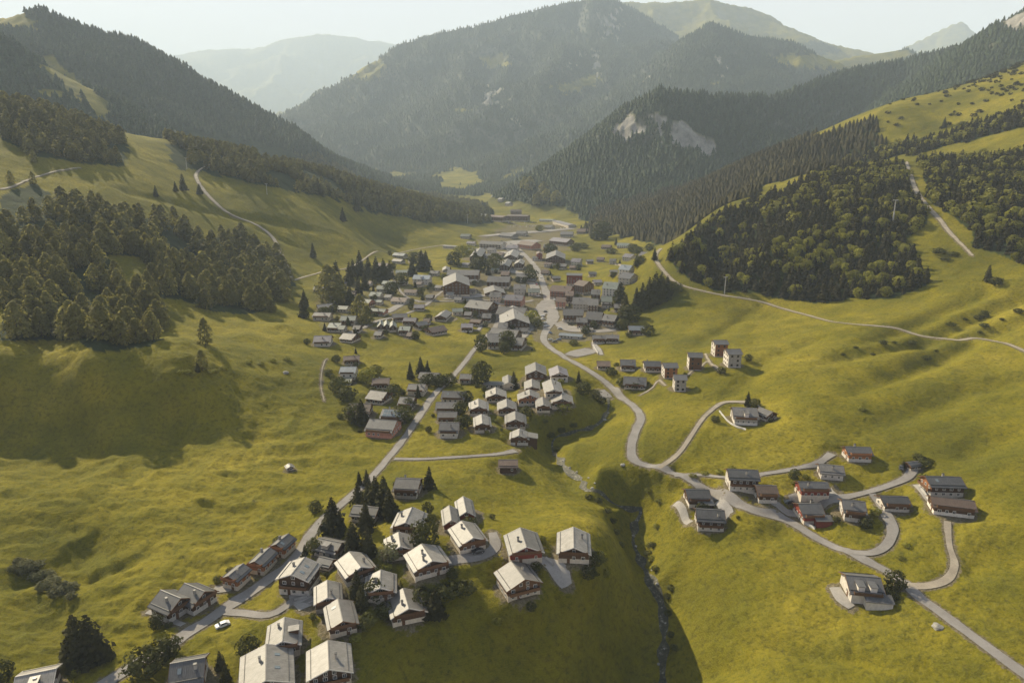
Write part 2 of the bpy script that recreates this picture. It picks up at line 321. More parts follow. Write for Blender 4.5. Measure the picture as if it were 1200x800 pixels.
forest, _, PX, PY = cover(GX, GY, Ht)
clear = inpoly(PX, PY, [(128,300),(168,300),(190,338),(160,345),(135,330)]) | inpoly(PX, PY, [(290,172),(330,172),(356,188),(330,192),(300,184)])
def rockmask(px, py, Y):
    c = inpoly(px, py, [(716,152),(735,134),(760,130),(800,142),(836,168),(832,186),(800,176),(770,166),(735,164)]) & (Y > 1200*S) & (Y < 2400*S)
    for poly in ([(706,12),(722,12),(730,46),(703,50)],[(838,66),(851,68),(848,94),(840,90)],[(676,62),(700,58),(706,88),(684,92)],[(560,92),(602,106),(592,128),(566,126)],[(655,76),(668,74),(664,94),(656,94)],[(750,84),(762,88),(758,100)],[(598,130),(612,132),(606,150)]):
        c = c | (inpoly(px, py, poly) & (Y > 2300*S))
    return c | (inpoly(px, py, [(1165,28),(1200,8),(1260,-20),(1260,30),(1190,36)]) & (Y > 1000*S))
def meadowmask(px, py, Y):
    c = inpoly(px, py, [(645,104),(700,86),(702,98),(665,110)]) & (Y > 2300*S)
    for poly in ([(508,204),(540,197),(562,206),(566,216),(548,220),(512,212)],[(900,66),(1060,58),(1075,66),(1000,82),(930,80)],[(400,80),(450,70),(450,92),(420,94)],[(560,70),(590,64),(600,76),(570,82)]):
        c = c | (inpoly(px, py, poly) & (Y > 1900*S))
    return c | (inpoly(px, py, [(-200,0),(-60,12),(30,14),(45,36),(0,32),(-200,40)]) & (Y > 1200*S)) | (inpoly(px, py, [(60,62),(90,92),(130,128),(128,144),(95,120),(50,80)]) & (Y > 1000*S) & (Y < 1600*S)) | (inpoly(px, py, [(985,78),(1120,44),(1200,20),(1200,40),(1130,66),(1040,100)]) & (Y > 1200*S) & (Y < 3000*S) & (fbm(px/30, py/18, 2, 5) > 0.02))
WORN = np.maximum(WORN, .62*inpoly(PX, PY, [(540,350),(560,330),(572,300),(560,280),(600,262),(670,262),(672,290),(640,302),(650,340),(705,345),(725,392),(660,402),(630,400),(600,368),(560,372)])*(GY > 400)*(GY < 2200))
WORN = np.maximum(WORN, .5*inpoly(PX, PY, [(372,352),(420,330),(460,320),(540,340),(540,352),(480,362),(420,392),(375,392)])*(GY < 1500))
rock = rockmask(PX, PY, GY); mead = meadowmask(PX, PY, GY)
rock = rock & (fbm(GX/55, GY/55, 4, 61) > -.2 + .3*(GY > 3200))
mforest = mtn*(fbm(GX/260, GY/260, 4, 401) > -0.60)*(~mead)*(~rock)*(GY < 6800*S)
hi = sm(760, 1150, Ht + fbm(GX/200, GY/200, 3, 402)*300)*(GY > 5200*S)
mforest = mforest*(1-hi)
forestA = np.clip(np.maximum(forest*(~clear), mforest), 0, 1)*(~rock)
slope_rock = sm(0.95, 1.35, np.hypot(np.gradient(Ht, axis=0)/(GR*(gl[1]-gl[0])), np.gradient(Ht, axis=1)/(GR*(ga[1]-ga[0]))))*mtn
forestA = np.maximum(forestA, inpoly(PX, PY, [(440,170),(700,170),(690,212),(645,224),(600,222),(560,230),(500,226),(440,214)])*(GY > 1900*S)*(GY < 4500*S)*(~mead)*(fbm(GX/120, GY/200, 3, 71) > -.16)); forestA = forestA*(~rock); Ht = Ht + rock*(ridged(GX/26, GY/26, 4, 62)-1.0)*7*np.clip(GY/2600, .8, 3)
rockA = np.clip(rock*1.0 + slope_rock*0.3, 0, 1)

# ---------------------------------------------------------------- materials
def mat(name, col=(.5,.5,.5), rough=.8, spec=.3, metal=0.0):
    m = bpy.data.materials.new(name); m.use_nodes = True; b = m.node_tree.nodes['Principled BSDF']
    b.inputs['Base Color'].default_value = (*col, 1); b.inputs['Roughness'].default_value = rough
    b.inputs['Specular IOR Level'].default_value = spec; b.inputs['Metallic'].default_value = metal
    return m
class N:
    def __init__(s, m): s.t = m.node_tree; s.b = s.t.nodes['Principled BSDF']; s.out = s.t.nodes['Material Output']
    def new(s, typ, **kw):
        n_ = s.t.nodes.new(typ)
        for k, v in kw.items(): setattr(n_, k, v)
        return n_
    def l(s, a, b): s.t.links.new(a, b)
    def noise(s, scale, vec, det=4, rough=.55):
        n_ = s.new('ShaderNodeTexNoise'); n_.inputs['Scale'].default_value = scale; n_.inputs['Detail'].default_value = det; n_.inputs['Roughness'].default_value = rough
        s.l(vec, n_.inputs['Vector']); return n_.outputs['Fac']
    def ramp(s, fac, stops):
        r = s.new('ShaderNodeValToRGB'); e = r.color_ramp.elements
        while len(e) < len(stops): e.new(.5)
        for i, (p, c) in enumerate(stops): e[i].position = p; e[i].color = (*c, 1) if len(c) == 3 else c
        s.l(fac, r.inputs[0]); return r.outputs[0]
    def mix(s, f, a, b, typ='MIX'):
        x = s.new('ShaderNodeMix', data_type='RGBA', blend_type=typ)
        if hasattr(f, 'is_linked'): s.l(f, x.inputs[0])
        else: x.inputs[0].default_value = f
        for v, i in ((a, 6), (b, 7)):
            if hasattr(v, 'is_linked'): s.l(v, x.inputs[i])
            else: x.inputs[i].default_value = (*v, 1)
        return x.outputs[2]
    def mth(s, op, a, b=0.0):
        x = s.new('ShaderNodeMath', operation=op)
        for v, i in ((a, 0), (b, 1)):
            if hasattr(v, 'is_linked'): s.l(v, x.inputs[i])
            else: x.inputs[i].default_value = v
        return x.outputs[0]
    def attr(s, name, typ='GEOMETRY'):
        a = s.new('ShaderNodeAttribute', attribute_name=name, attribute_type=typ); return a
    def bump(s, h, strength, dist):
        b = s.new('ShaderNodeBump'); b.inputs['Strength'].default_value = strength; b.inputs['Distance'].default_value = dist
        s.l(h, b.inputs['Height']); s.l(b.outputs[0], s.b.inputs['Normal']); return b
    def scaled(s, vec, sc):
        m_ = s.new('ShaderNodeMapping'); m_.inputs['Scale'].default_value = sc; s.l(vec, m_.inputs[0]); return m_.outputs[0]
def ground_material():
    m = mat('alpine_meadow', rough=.95, spec=.08); k = N(m); pos = k.new('ShaderNodeNewGeometry').outputs['Position']
    big = k.noise(.012, pos, 4); mid = k.noise(.07, pos, 5, .6); fine = k.noise(.55, pos, 6, .65); hair = k.noise(2.6, pos, 3, .6)
    c = k.ramp(big, [(.30,(.085,.080,.004)),(.48,(.190,.160,.007)),(.66,(.300,.240,.022))])
    c = k.mix(k.ramp(mid, [(.38,(0,0,0)),(.62,(1,1,1))]), c, k.mix(.45, c, (.062,.076,.008)))
    c = k.mix(k.ramp(fine, [(.30,(1,1,1)),(.52,(0,0,0))]), c, k.mix(.75, c, (.038,.042,.008)))
    c = k.mix(k.ramp(fine, [(.60,(0,0,0)),(.76,(.5,.5,.5))]), c, (.215,.185,.060))
    c = k.mix(k.ramp(k.noise(.16, k.scaled(pos, (1,1,3)), 5, .7), [(.60,(0,0,0)),(.74,(.5,.5,.5))]), c, (.055,.040,.016))
    c = k.mix(.22, c, k.ramp(hair, [(.3,(.02,.022,.004)),(.7,(.24,.22,.05))]))
    tw = k.new('ShaderNodeTexWave', wave_type='BANDS', bands_direction='Z'); tw.inputs['Scale'].default_value = .42; tw.inputs['Distortion'].default_value = 5.0; tw.inputs['Detail'].default_value = 4; tw.inputs['Detail Scale'].default_value = .6; k.l(k.scaled(pos, (.12,.12,1.6)), tw.inputs['Vector'])
    c = k.mix(1.0, c, k.ramp(tw.outputs['Fac'], [(0,(.90,.90,.89)),(.3,(1,1,1))]), 'MULTIPLY')
    wo = k.attr('worn').outputs['Fac']; wf = k.ramp(k.mth('ADD', wo, k.mth('MULTIPLY', k.mth('SUBTRACT', fine, .5), 1.6)), [(.42,(0,0,0)),(.62,(1,1,1))])
    c = k.mix(wf, c, k.ramp(k.noise(1.2, pos, 4, .7), [(.35,(.085,.070,.035)),(.65,(.21,.175,.115))]))
    fo = k.attr('forest').outputs['Fac']
    c = k.mix(fo, c, k.ramp(k.noise(.05, pos, 4), [(.3,(.018,.027,.011)),(.7,(.038,.050,.018))]))
    rk = k.attr('rock').outputs['Fac']
    rc = k.ramp(k.noise(.03, k.scaled(pos, (1,1,.25)), 6, .7), [(.3,(.10,.095,.08)),(.55,(.27,.25,.22)),(.75,(.42,.40,.36))])
    c = k.mix(rk, c, rc); k.l(c, k.b.inputs['Base Color'])
    hgt = k.mth('ADD', k.mth('MULTIPLY', fine, .8), k.mth('ADD', k.mth('MULTIPLY', hair, .25), k.mth('MULTIPLY', mid, 2.0)))
    k.bump(hgt, .8, 1.2); return m
def surf(name, a, b, sc, rough=.85, bump=.2, d=.02):
    m = mat(name, rough=rough); k = N(m); pos = k.new('ShaderNodeNewGeometry').outputs['Position']
    f = k.noise(sc, pos, 6, .7); f2 = k.noise(sc*.12, pos, 3); k.l(k.mix(.5, k.ramp(f, [(.3,a),(.7,b)]), k.ramp(f2, [(.35,a),(.65,b)])), k.b.inputs['Base Color'])
    k.bump(f, bump, d); return m
M = {'ground': ground_material(), 'asphalt': surf('asphalt', (.17,.155,.14), (.27,.25,.23), 1.2), 'gravel': surf('gravel', (.20,.17,.13), (.36,.31,.24), 1.6),
     'paving': surf('paving', (.22,.20,.18), (.36,.34,.31), 1.0), 'concrete': surf('concrete', (.30,.28,.25), (.5,.48,.44), .8), 'stone': surf('stone', (.14,.13,.11), (.38,.36,.32), 2.5, bump=.6, d=.1)}
def stream_material():
    m = mat('stream_water', (.05,.05,.035), .6, .2); k = N(m); pos = k.new('ShaderNodeNewGeometry').outputs['Position']
    f = k.noise(.6, pos, 8, .8); k.l(k.ramp(f, [(.40,(.030,.030,.018)),(.55,(.07,.065,.04)),(.66,(.30,.28,.23))]), k.b.inputs['Base Color']); k.bump(f, .8, .2); return m
M['stream'] = stream_material()
def add_mesh(name, V, Fc, material, parent=None, attrs=None, smooth=False, props=None, link=True):
    V = np.asarray(V, np.float32); me = bpy.data.meshes.new(name)
    Fa = np.asarray(Fc, np.int32)
    if Fa.ndim == 2:
        nf, w = Fa.shape; me.vertices.add(len(V)); me.vertices.foreach_set('co', V.ravel()); me.loops.add(nf*w); me.loops.foreach_set('vertex_index', Fa.ravel())
        me.polygons.add(nf); me.polygons.foreach_set('loop_start', np.arange(0, nf*w, w, dtype=np.int32)); me.update(calc_edges=True)
    else: me.from_pydata([tuple(map(float, v)) for v in V], [], Fc)
    for k, v in (attrs or {}).items():
        a = me.attributes.new(k, 'FLOAT', 'POINT'); a.data.foreach_set('value', np.asarray(v, np.float32))
    if smooth: me.polygons.foreach_set('use_smooth', np.ones(len(me.polygons), bool))
    for mm in (material if isinstance(material, (list, tuple)) else [material]): me.materials.append(mm)
    if not link: return me
    o = bpy.data.objects.new(name, me); COL.objects.link(o)
    if parent: o.parent = parent
    for k, v in (props or {}).items(): o[k] = v
    return o
def ribbon(name, q, material, lift, props, across=5):
    d = np.gradient(q[:,:2], axis=0); d /= np.hypot(d[:,0], d[:,1])[:,None]+1e-9; nx, ny = -d[:,1], d[:,0]
    jit = 1 + (1.6 if name == 'stream' else .22)*vnoise(np.arange(len(q))*.37, np.zeros(len(q)), 3)
    ts = np.linspace(-.5, .5, across); V = []
    for t in ts:
        x = q[:,0]+nx*q[:,2]*t*jit; y = q[:,1]+ny*q[:,2]*t*jit; V.append(np.column_stack([x, y, Hat(x, y)+lift+0.00045*np.hypot(x, y)]))
    V = np.stack(V, 1).reshape(-1, 3); m_ = len(q); g = np.arange(m_*across).reshape(m_, across)
    Fq = np.stack([g[:-1,:-1], g[1:,:-1], g[1:,1:], g[:-1,1:]], -1).reshape(-1, 4)
    return add_mesh(name, V, Fq, material, props=props, smooth=True)
def build_ground():
    ii = np.arange(NR*NA).reshape(NR, NA)
    quads = np.stack([ii[:-1,:-1], ii[:-1,1:], ii[1:,1:], ii[1:,:-1]], -1).reshape(-1, 4)[:, ::-1]
    add_mesh('terrain', np.stack([GX, GY, Ht], -1).reshape(-1, 3), quads, M['ground'], attrs={'forest': forestA.ravel(), 'rock': rockA.ravel(), 'worn': WORN.ravel()}, smooth=True, props={'kind': 'structure'})
    for i, (nm, sf, q) in enumerate(ROADS):
        ribbon(nm, q, M[sf], .07+.012*(i % 9), {'kind': 'structure'}, 9 if nm == 'parking_lot' else 5)
    sq = resample([(*pix(px, py)[:2], w_) for px, py, w_ in [(712,462,1.2),(713,478,2),(706,492,2.5),(690,503,2),(668,508,1.5),(650,514,1.2),(648,528,1.5),(662,548,3),(680,562,2.4),(692,575,2.4),(748,596,2),(744,615,2.5),(742,635,2.5),(750,655,3),(762,680,3),(774,705,3),(778,735,2.5),(777,765,2.5),(776,805,2)]], 2.0)
    ribbon('stream', sq, M['stream'], .10, {'kind': 'structure'})
# ---------------------------------------------------------------- building materials
def roof_mat(name, a, b, rough=.5, spec=.4, seams=True):
    m = mat(name, rough=rough, spec=spec); k = N(m); oc = k.new('ShaderNodeTexCoord').outputs['Object']
    rnd = k.new('ShaderNodeObjectInfo').outputs['Random']
    f = k.noise(.45, oc, 5, .65); f2 = k.noise(3.2, k.scaled(oc, (1.0, .18, .18)), 4, .7)
    c = k.mix(k.ramp(f, [(.32,(0,0,0)),(.68,(1,1,1))]), a, b)
    c = k.mix(.35, c, k.ramp(f2, [(.3,tuple(x*.6 for x in a)),(.7,tuple(min(1,x*1.25) for x in b))]))
    w = k.new('ShaderNodeTexWave', wave_type='BANDS', bands_direction='X'); w.inputs['Scale'].default_value = .62 if seams else .9; w.inputs['Distortion'].default_value = .15
    k.l(oc, w.inputs['Vector']); seam = k.ramp(w.outputs['Fac'], [(.0,(.72,.72,.72)),(.10,(1,1,1))])
    c = k.mix(1.0, c, seam, 'MULTIPLY'); v = k.mth('ADD', k.mth('MULTIPLY', rnd, .50), .66)
    hv = k.new('ShaderNodeHueSaturation'); k.l(c, hv.inputs['Color']); k.l(v, hv.inputs['Value']); k.l(hv.outputs[0], k.b.inputs['Base Color'])
    w2 = k.new('ShaderNodeTexWave', wave_type='BANDS', bands_direction='Y'); w2.inputs['Scale'].default_value = 1.3; k.l(oc, w2.inputs['Vector'])
    k.bump(k.mth('ADD', w.outputs['Fac'], k.mth('ADD', k.mth('MULTIPLY', w2.outputs['Fac'], .5), f2)), .35, .04); return m
def wall_mat(name, a, b, wood=True):
    m = mat(name, rough=.85, spec=.2); k = N(m); oc = k.new('ShaderNodeTexCoord').outputs['Object']
    rnd = k.new('ShaderNodeObjectInfo').outputs['Random']
    f = k.noise(1.4, k.scaled(oc, (1,1,4) if wood else (1,1,.35)), 5, .65); c = k.ramp(f, [(.3,a),(.7,b)])
    if wood:
        w = k.new('ShaderNodeTexWave', wave_type='BANDS', bands_direction='Z'); w.inputs['Scale'].default_value = 1.6; w.inputs['Distortion'].default_value = .3; k.l(oc, w.inputs['Vector'])
        c = k.mix(1.0, c, k.ramp(w.outputs['Fac'], [(0,(.5,.5,.5)),(.22,(1,1,1))]), 'MULTIPLY'); k.bump(w.outputs['Fac'], .4, .03)
    hv = k.new('ShaderNodeHueSaturation'); k.l(c, hv.inputs['Color']); k.l(k.mth('ADD', k.mth('MULTIPLY', rnd, .4), .8), hv.inputs['Value']); k.l(hv.outputs[0], k.b.inputs['Base Color']); return m
RF = {'light': roof_mat('light_grey_roof', (.15,.138,.12), (.285,.265,.235)), 'grey': roof_mat('grey_roof', (.115,.107,.097), (.19,.175,.158)),
      'dark': roof_mat('slate_roof', (.075,.073,.072), (.125,.12,.115)), 'brown': roof_mat('brown_roof', (.11,.075,.055), (.18,.125,.09)),
      'blue': roof_mat('bluish_roof', (.16,.18,.20), (.25,.275,.29)), 'green': roof_mat('green_grey_roof', (.15,.165,.135), (.24,.255,.21)), 'lilac': roof_mat('lilac_grey_roof', (.16,.145,.15), (.25,.225,.235))}
WL = {'wood': wall_mat('dark_timber', (.055,.030,.016), (.12,.066,.034)), 'brown': wall_mat('brown_timber', (.10,.05,.025), (.19,.10,.05)), 'orange': wall_mat('orange_timber', (.24,.095,.04), (.38,.17,.075)),
      'red': wall_mat('red_timber', (.17,.035,.022), (.27,.065,.04)), 'white': wall_mat('white_plaster', (.48,.44,.38), (.66,.61,.54), False), 'beige': wall_mat('beige_plaster', (.42,.36,.28), (.58,.51,.41), False),
      'pink': wall_mat('reddish_plaster', (.38,.17,.12), (.52,.26,.19), False), 'grey': wall_mat('grey_render', (.26,.24,.21), (.38,.35,.31), False)}
M['glass'] = mat('window_glass', (.03,.035,.04), .12, .6); M['frame_l'] = mat('pale_window_frame', (.62,.58,.52), .6); M['frame_d'] = mat('brown_window_frame', (.16,.09,.05), .6)
M['metal_dark'] = mat('dark_metal', (.05,.05,.05), .45, .5, .6); M['solar'] = mat('solar_glass', (.16,.19,.20), .2, .6); M['fabric'] = mat('canopy_fabric', (.72,.62,.48), .8)
for k_ in ('frame_l','frame_d'): pass
class MB:
    def __init__(s): s.v = []; s.f = []; s.m = []
    def box(s, x0, x1, y0, y1, z0, z1, mi=0):
        b = len(s.v); s.v += [(x,y,z) for z in (z0,z1) for x,y in ((x0,y0),(x1,y0),(x1,y1),(x0,y1))]
        for f in ((0,3,2,1),(4,5,6,7),(0,1,5,4),(1,2,6,5),(2,3,7,6),(3,0,4,7)): s.f.append(tuple(b+i for i in f)); s.m.append(mi)
    def prism(s, prof, x0, x1, mi=0):      # profile in (y, z), extruded along x
        b = len(s.v); n_ = len(prof); s.v += [(x0,y,z) for y,z in prof] + [(x1,y,z) for y,z in prof]
        s.f.append(tuple(b+i for i in range(n_))[::-1]); s.f.append(tuple(b+n_+i for i in range(n_)))
        for i in range(n_): j = (i+1) % n_; s.f.append((b+i, b+j, b+n_+j, b+n_+i))
        s.m += [mi]*(n_+2)
    def tube(s, p0, p1, r0, r1, k=8, mi=0):
        a = Vector(p0); c = Vector(p1); z = (c-a).normalized(); x = z.orthogonal().normalized(); y = z.cross(x); b = len(s.v)
        for p, r in ((a, r0), (c, r1)):
            for i in range(k): t = 6.2832*i/k; q = p + x*math.cos(t)*r + y*math.sin(t)*r; s.v.append(tuple(q))
        for i in range(k): j = (i+1) % k; s.f.append((b+i, b+j, b+k+j, b+k+i)); s.m.append(mi)
        s.f.append(tuple(b+i for i in range(k))[::-1]); s.f.append(tuple(b+k+i for i in range(k))); s.m += [mi]*2
    def mesh(s, name, mats, smooth=False):
        me = bpy.data.meshes.new(name); me.from_pydata(s.v, [], s.f)
        for mm in (mats if isinstance(mats, (list, tuple)) else [mats]): me.materials.append(mm)
        me.polygons.foreach_set('material_index', s.m)
        if smooth: me.polygons.foreach_set('use_smooth', [True]*len(s.f))
        me.update(); return me
    def obj(s, name, mats, parent=None, smooth=False):
        return put(name, s.mesh(name, mats, smooth), parent)
def put(name, me, parent=None, loc=None, rz=0):
    o = bpy.data.objects.new(name, me); COL.objects.link(o); o.parent = parent
    if loc is not None: o.location = loc
    if rz: o.rotation_euler = (0, 0, rz)
    return o
def root(name, loc, rz, label, cat, group=None):
    o = bpy.data.objects.new(name, None); COL.objects.link(o); o.location = loc; o.rotation_euler = (0, 0, rz); o.empty_display_size = .5
    o['label'] = label; o['category'] = cat
    if group: o['group'] = group
    return o
def win_mesh(w, h, fm, shutter):
    b = MB(); t = .12
    b.box(-w/2, w/2, -.06, .05, h/2-t, h/2); b.box(-w/2, w/2, -.06, .07, -h/2, -h/2+t); b.box(-w/2, -w/2+t, -.06, .05, -h/2+t, h/2-t); b.box(w/2-t, w/2, -.06, .05, -h/2+t, h/2-t); b.box(-.04, .04, -.06, .04, -h/2+t, h/2-t)
    if shutter:
        b.box(-w/2-.5, -w/2-.02, 0, .06, -h/2, h/2, 1); b.box(w/2+.02, w/2+.5, 0, .06, -h/2, h/2, 1)
    return b.mesh('window', [fm, WL['brown']])
def pane_mesh(w, h):
    b = MB(); b.box(-w/2+.1, w/2-.1, -.05, .0, -h/2+.1, h/2-.1); return b.mesh('pane', M['glass'])
def win_one(w, h, fm):
    b = MB(); t = .14; b.box(-w/2, w/2, -.05, .04, -h/2, h/2); b.box(-w/2+t, w/2-t, .04, .055, -h/2+t, h/2-t, 1); return b.mesh('window', [fm, M['glass']])
WINS = {}
def window(parent, x, y, z, rz, w, h, style, tier):
    fm = M['frame_l'] if style[0] == 'l' else M['frame_d']; key = (round(w,1), round(h,1), style, tier)
    if key not in WINS: WINS[key] = (win_mesh(w, h, fm, 's' in style), pane_mesh(w, h)) if tier == 0 else (win_one(w, h, fm), None)
    o = put('window', WINS[key][0], parent, (x, y, z), rz)
    if tier == 0: put('pane', WINS[key][1], o)
    return o
# ---------------------------------------------------------------- one gabled house from its ridge line on the photograph
HOUSES = []
EV = lambda e: .80 if e < 6 else .92
def site(x0, y0, x1, y1, W, eave, pitch):
    rz_h = eave*EV(eave) + (W/2-(.55 if W < 9 else .75))*math.tan(R(pitch)) + .15; gz = 0.0
    for _ in range(10):
        a = onplane(x0, y0, gz+rz_h); b = onplane(x1, y1, gz+rz_h); cx, cy = (a[0]+b[0])/2, (a[1]+b[1])/2; gz = .5*gz + .5*float(Hat(cx, cy))
    return a, b, cx, cy, gz
def house(x0, y0, x1, y1, W, eave, roof, wall, label, name='chalet', pitch=24, base='beige', pl=.0, ch=1, bal=True, sky_=0, sol=0, dorm=0, wst='l', wing=None, ex=None, cat=None, group=None, cols=None):
    tp = math.tan(R(pitch)); ov = .55 if W < 9 else .75
    a, b, cx, cy, gz = site(x0, y0, x1, y1, W, eave, pitch); eave *= EV(eave)
    ang = math.atan2(b[1]-a[1], b[0]-a[0]); L = max(math.hypot(b[0]-a[0], b[1]-a[1]), W*.55)
    if L > W*2.6: L = W*2.6 if W < 14 else L
    px, py, dep = project(cx, cy, gz+3); ppm = F/dep
    tier = 0 if ppm > 2.05 else (1 if ppm > 1.15 else 2)
    HOUSES.append((cx, cy, max(L, W)/2+.5, label, px, py, ang, L, W, gz))
    r = root(name, (cx, cy, gz), ang, label, cat or name.replace('_', ' '), group)
    hl, hw = L/2-ov, W/2-ov; zr = eave + hw*tp
    down = 2.5 if ppm > 1.2 else 3.5
    if pl <= 0: pl = min(2.3, eave*.42)
    b_ = MB(); b_.box(-hl-.04, hl+.04, -hw-.04, hw+.04, -down, pl); b_.obj('plinth', WL[base], r)
    w_ = MB(); w_.prism([(-hw,pl),(hw,pl),(hw,eave),(0,zr),(-hw,eave)], -hl, hl); w_.obj('wall', WL[wall], r)
    gc = 'orange' if 'orange end wall' in label or 'sunlit orange gable' in label else ('white' if any(w in label for w in ('tower house', 'pale side wall', 'pale left wall', 'pale end wall', 'green tinted', 'unused')) else None)
    if gc:
        g_ = MB(); zb = pl+.05; g_.prism([(-hw+.02,zb),(hw-.02,zb),(hw-.02,eave-.02),(0,zr-.03),(-hw+.02,eave-.02)], -hl-.035, -hl+.01); g_.obj('gable_cladding', WL[gc], r)
    t = .26; ex_ = 0 if ex is None else ex; yl, yr = W/2, W/2+max(ex_, 0); yl = W/2+max(-ex_, 0)
    rf = MB(); rf.prism([(-yl,zr-yl*tp+.02),(-yl,zr-yl*tp+t),(0,zr+t+.02),(yr,zr-yr*tp+t),(yr,zr-yr*tp+.02),(0,zr+.02)], -L/2, L/2)
    ro = rf.obj('roof', RF[roof], r)
    if tier < 2:
        f = MB()                                   # barge boards and ridge cap
        for sx in (-1, 1):
            xx = sorted((sx*(L/2), sx*(L/2+.07))); f = MB()
            f.prism([(-yl,zr-yl*tp-.05),(-yl,zr-yl*tp+t+.05),(0,zr+t+.07),(yr,zr-yr*tp+t+.05),(yr,zr-yr*tp-.05),(0,zr-.05)], xx[0], xx[1])
            f.obj('barge_board', WL['brown'] if roof != 'light' else M['frame_l'], ro)
        c_ = MB(); c_.box(-L/2, L/2, -.16, .16, zr+t-.02, zr+t+.10); c_.obj('ridge_cap', RF['grey' if roof != 'grey' else 'light'], ro)
    rr = random.Random(label)
    if tier == 0:
        for s in (-1, 1):
            ye = yl if s < 0 else yr; g_ = MB(); zz = zr-ye*tp+.06; g_.tube((-L/2,s*(ye+.07),zz),(L/2,s*(ye+.07),zz),.09,.09,6); g_.obj('gutter', M['metal_dark'], ro)
            g_ = MB(); y_ = s*ye*.80; zz = zr-abs(y_)*tp+t; g_.box(-L/2+.3, L/2-.3, y_-.05, y_+.05, zz, zz+.22); g_.obj('snow_guard', M['metal_dark'], ro)
    def on_slope(x, s, u, hx, hy, hz, nm, mt, mt2=None, up=True):
        y = s*u*hw; z = zr - abs(y)*tp + t; m_ = MB()
        if up:
            m_.box(x-hx, x+hx, y-hy, y+hy, z-.6, z+hz); m_.box(x-hx-.1, x+hx+.1, y-hy-.1, y+hy+.1, z+hz, z+hz+.12, 1); m_.obj(nm, [mt, mt2 or M['metal_dark']], ro)
        else:
            ys = sorted((y-hy, y+hy)); q = [(yy, zr-abs(yy)*tp+t+dz) for yy, dz in ((ys[0],.01),(ys[0],hz),(ys[1],hz),(ys[1],.01))]; m_.prism(q, x-hx, x+hx); m_.obj(nm, mt, ro)
    # camera-side flags
    toC = Vector((-cx, -cy)).normalized(); dx = Vector((math.cos(ang), math.sin(ang))); dy = Vector((-dx.y, dx.x))
    gs = 1 if dx.dot(toC) > 0 else -1; es = 1 if dy.dot(toC) > 0 else -1
    lit = -1 if dy.x > 0 else 1
    for i in range(ch if tier < 2 else min(ch, 1)):
        on_slope((rr.random()-.5)*hl*1.2, lit if (i+ (rr.random() < .3)) % 2 == 0 else -lit, .25+.35*rr.random(), .35, .3, 1.15+.3*rr.random(), 'chimney', WL['grey'])
    for i in range(sky_): on_slope(-hl*.5+i*hl*.8, es, .45, .5, .7, .12, 'skylight', M['solar'], up=False)
    if sol:
        for i in range(4):
            for j in range(2): on_slope(-hl*.72+i*hl*.48, es, .28+.4*j, hl*.21, hw*.16, .1, 'solar_panel', M['solar'], up=False)
    for i in range(dorm):
        x = (-hl*.4 + i*hl*.8) if dorm > 1 else hl*.05; y0_ = es*hw*.35; y1_ = es*hw*.95; z = zr-hw*.62*tp
        m_ = MB(); ys = sorted((y0_, y1_)); m_.box(x-1.0, x+1.0, ys[0], ys[1], z-1.2, z+1.25); d_ = m_.obj('dormer', WL['white'] if base == 'white' else WL[wall], ro)
        m_ = MB(); m_.box(x-1.3, x+1.3, min(ys[0], ys[1])-.3, max(ys)+.3, z+1.25, z+1.42); m_.obj('dormer_roof', RF[roof], d_)
    if wing:                                       # (x, y side, half length, half width, height)
        wx, ws, wl, ww, wh = wing; y0_ = ws*(hw-.3); y1_ = ws*(hw+ww*2); ys = sorted((y0_, y1_)); m_ = MB()
        m_.box(wx-wl, wx+wl, ys[0], ys[1], -down, wh); m_.obj('side_wing', WL[wall], r)
        m_ = MB(); zl = wh+.05; zh = wh+1.0
        m_.prism([(y0_,zh),(y1_+ws*.4,zl),(y1_+ws*.4,zl+.2),(y0_,zh+.2)] if ws > 0 else [(y0_,zh),(y0_,zh+.2),(y1_+ws*.4,zl+.2),(y1_+ws*.4,zl)], wx-wl-.4, wx+wl+.4); m_.obj('wing_roof', RF[roof], r)
    # windows
    st = max(1, int(round(eave/2.75))); vis = []
    for kind, sgn, half, span in (('g', gs, hl, hw), ('g', -gs, hl, hw), ('e', es, hw, hl), ('e', -es, hw, hl)):
        nrm = dx*sgn if kind == 'g' else dy*sgn; dt = nrm.dot(toC)
        if dt < (-.25 if tier == 0 else .12): continue
        vis.append((kind, sgn, half, span))
        nc = cols or max(1, int(span*2/(2.7 if tier == 0 else 3.2))); nc = min(nc, 6 if tier == 0 else (7 if tier == 1 or name == 'hotel' else 5)); ns = st if tier < 2 else min(st, 4)
        for sI in range(ns + (1 if kind == 'g' and zr-eave > 1.7 else 0)):
            n_ = nc if sI < ns else max(1, nc//2 if tier else 2 if nc > 3 else 1); z = (eave/st)*(sI+.5)+.05 if sI < ns else eave+(zr-eave)*.28
            for c in range(n_):
                if rr.random() < (.14 if tier == 0 else .1): continue
                u = ((c+.5)/n_-.5)*2*span*(.92 if sI < ns else .42); ww = rr.choice((.9, 1.1, 1.1, 1.3)) if tier == 0 else 1.4; wh = 1.25 if tier == 0 else 1.5
                off = half + (.1 if z < pl+.6 else .05)
                if kind == 'g': window(r, sgn*off, u, z, (-math.pi/2 if sgn > 0 else math.pi/2), ww, wh, wst, tier)
                else: window(r, u, sgn*off, z, (0 if sgn > 0 else math.pi), ww, wh, wst, tier)
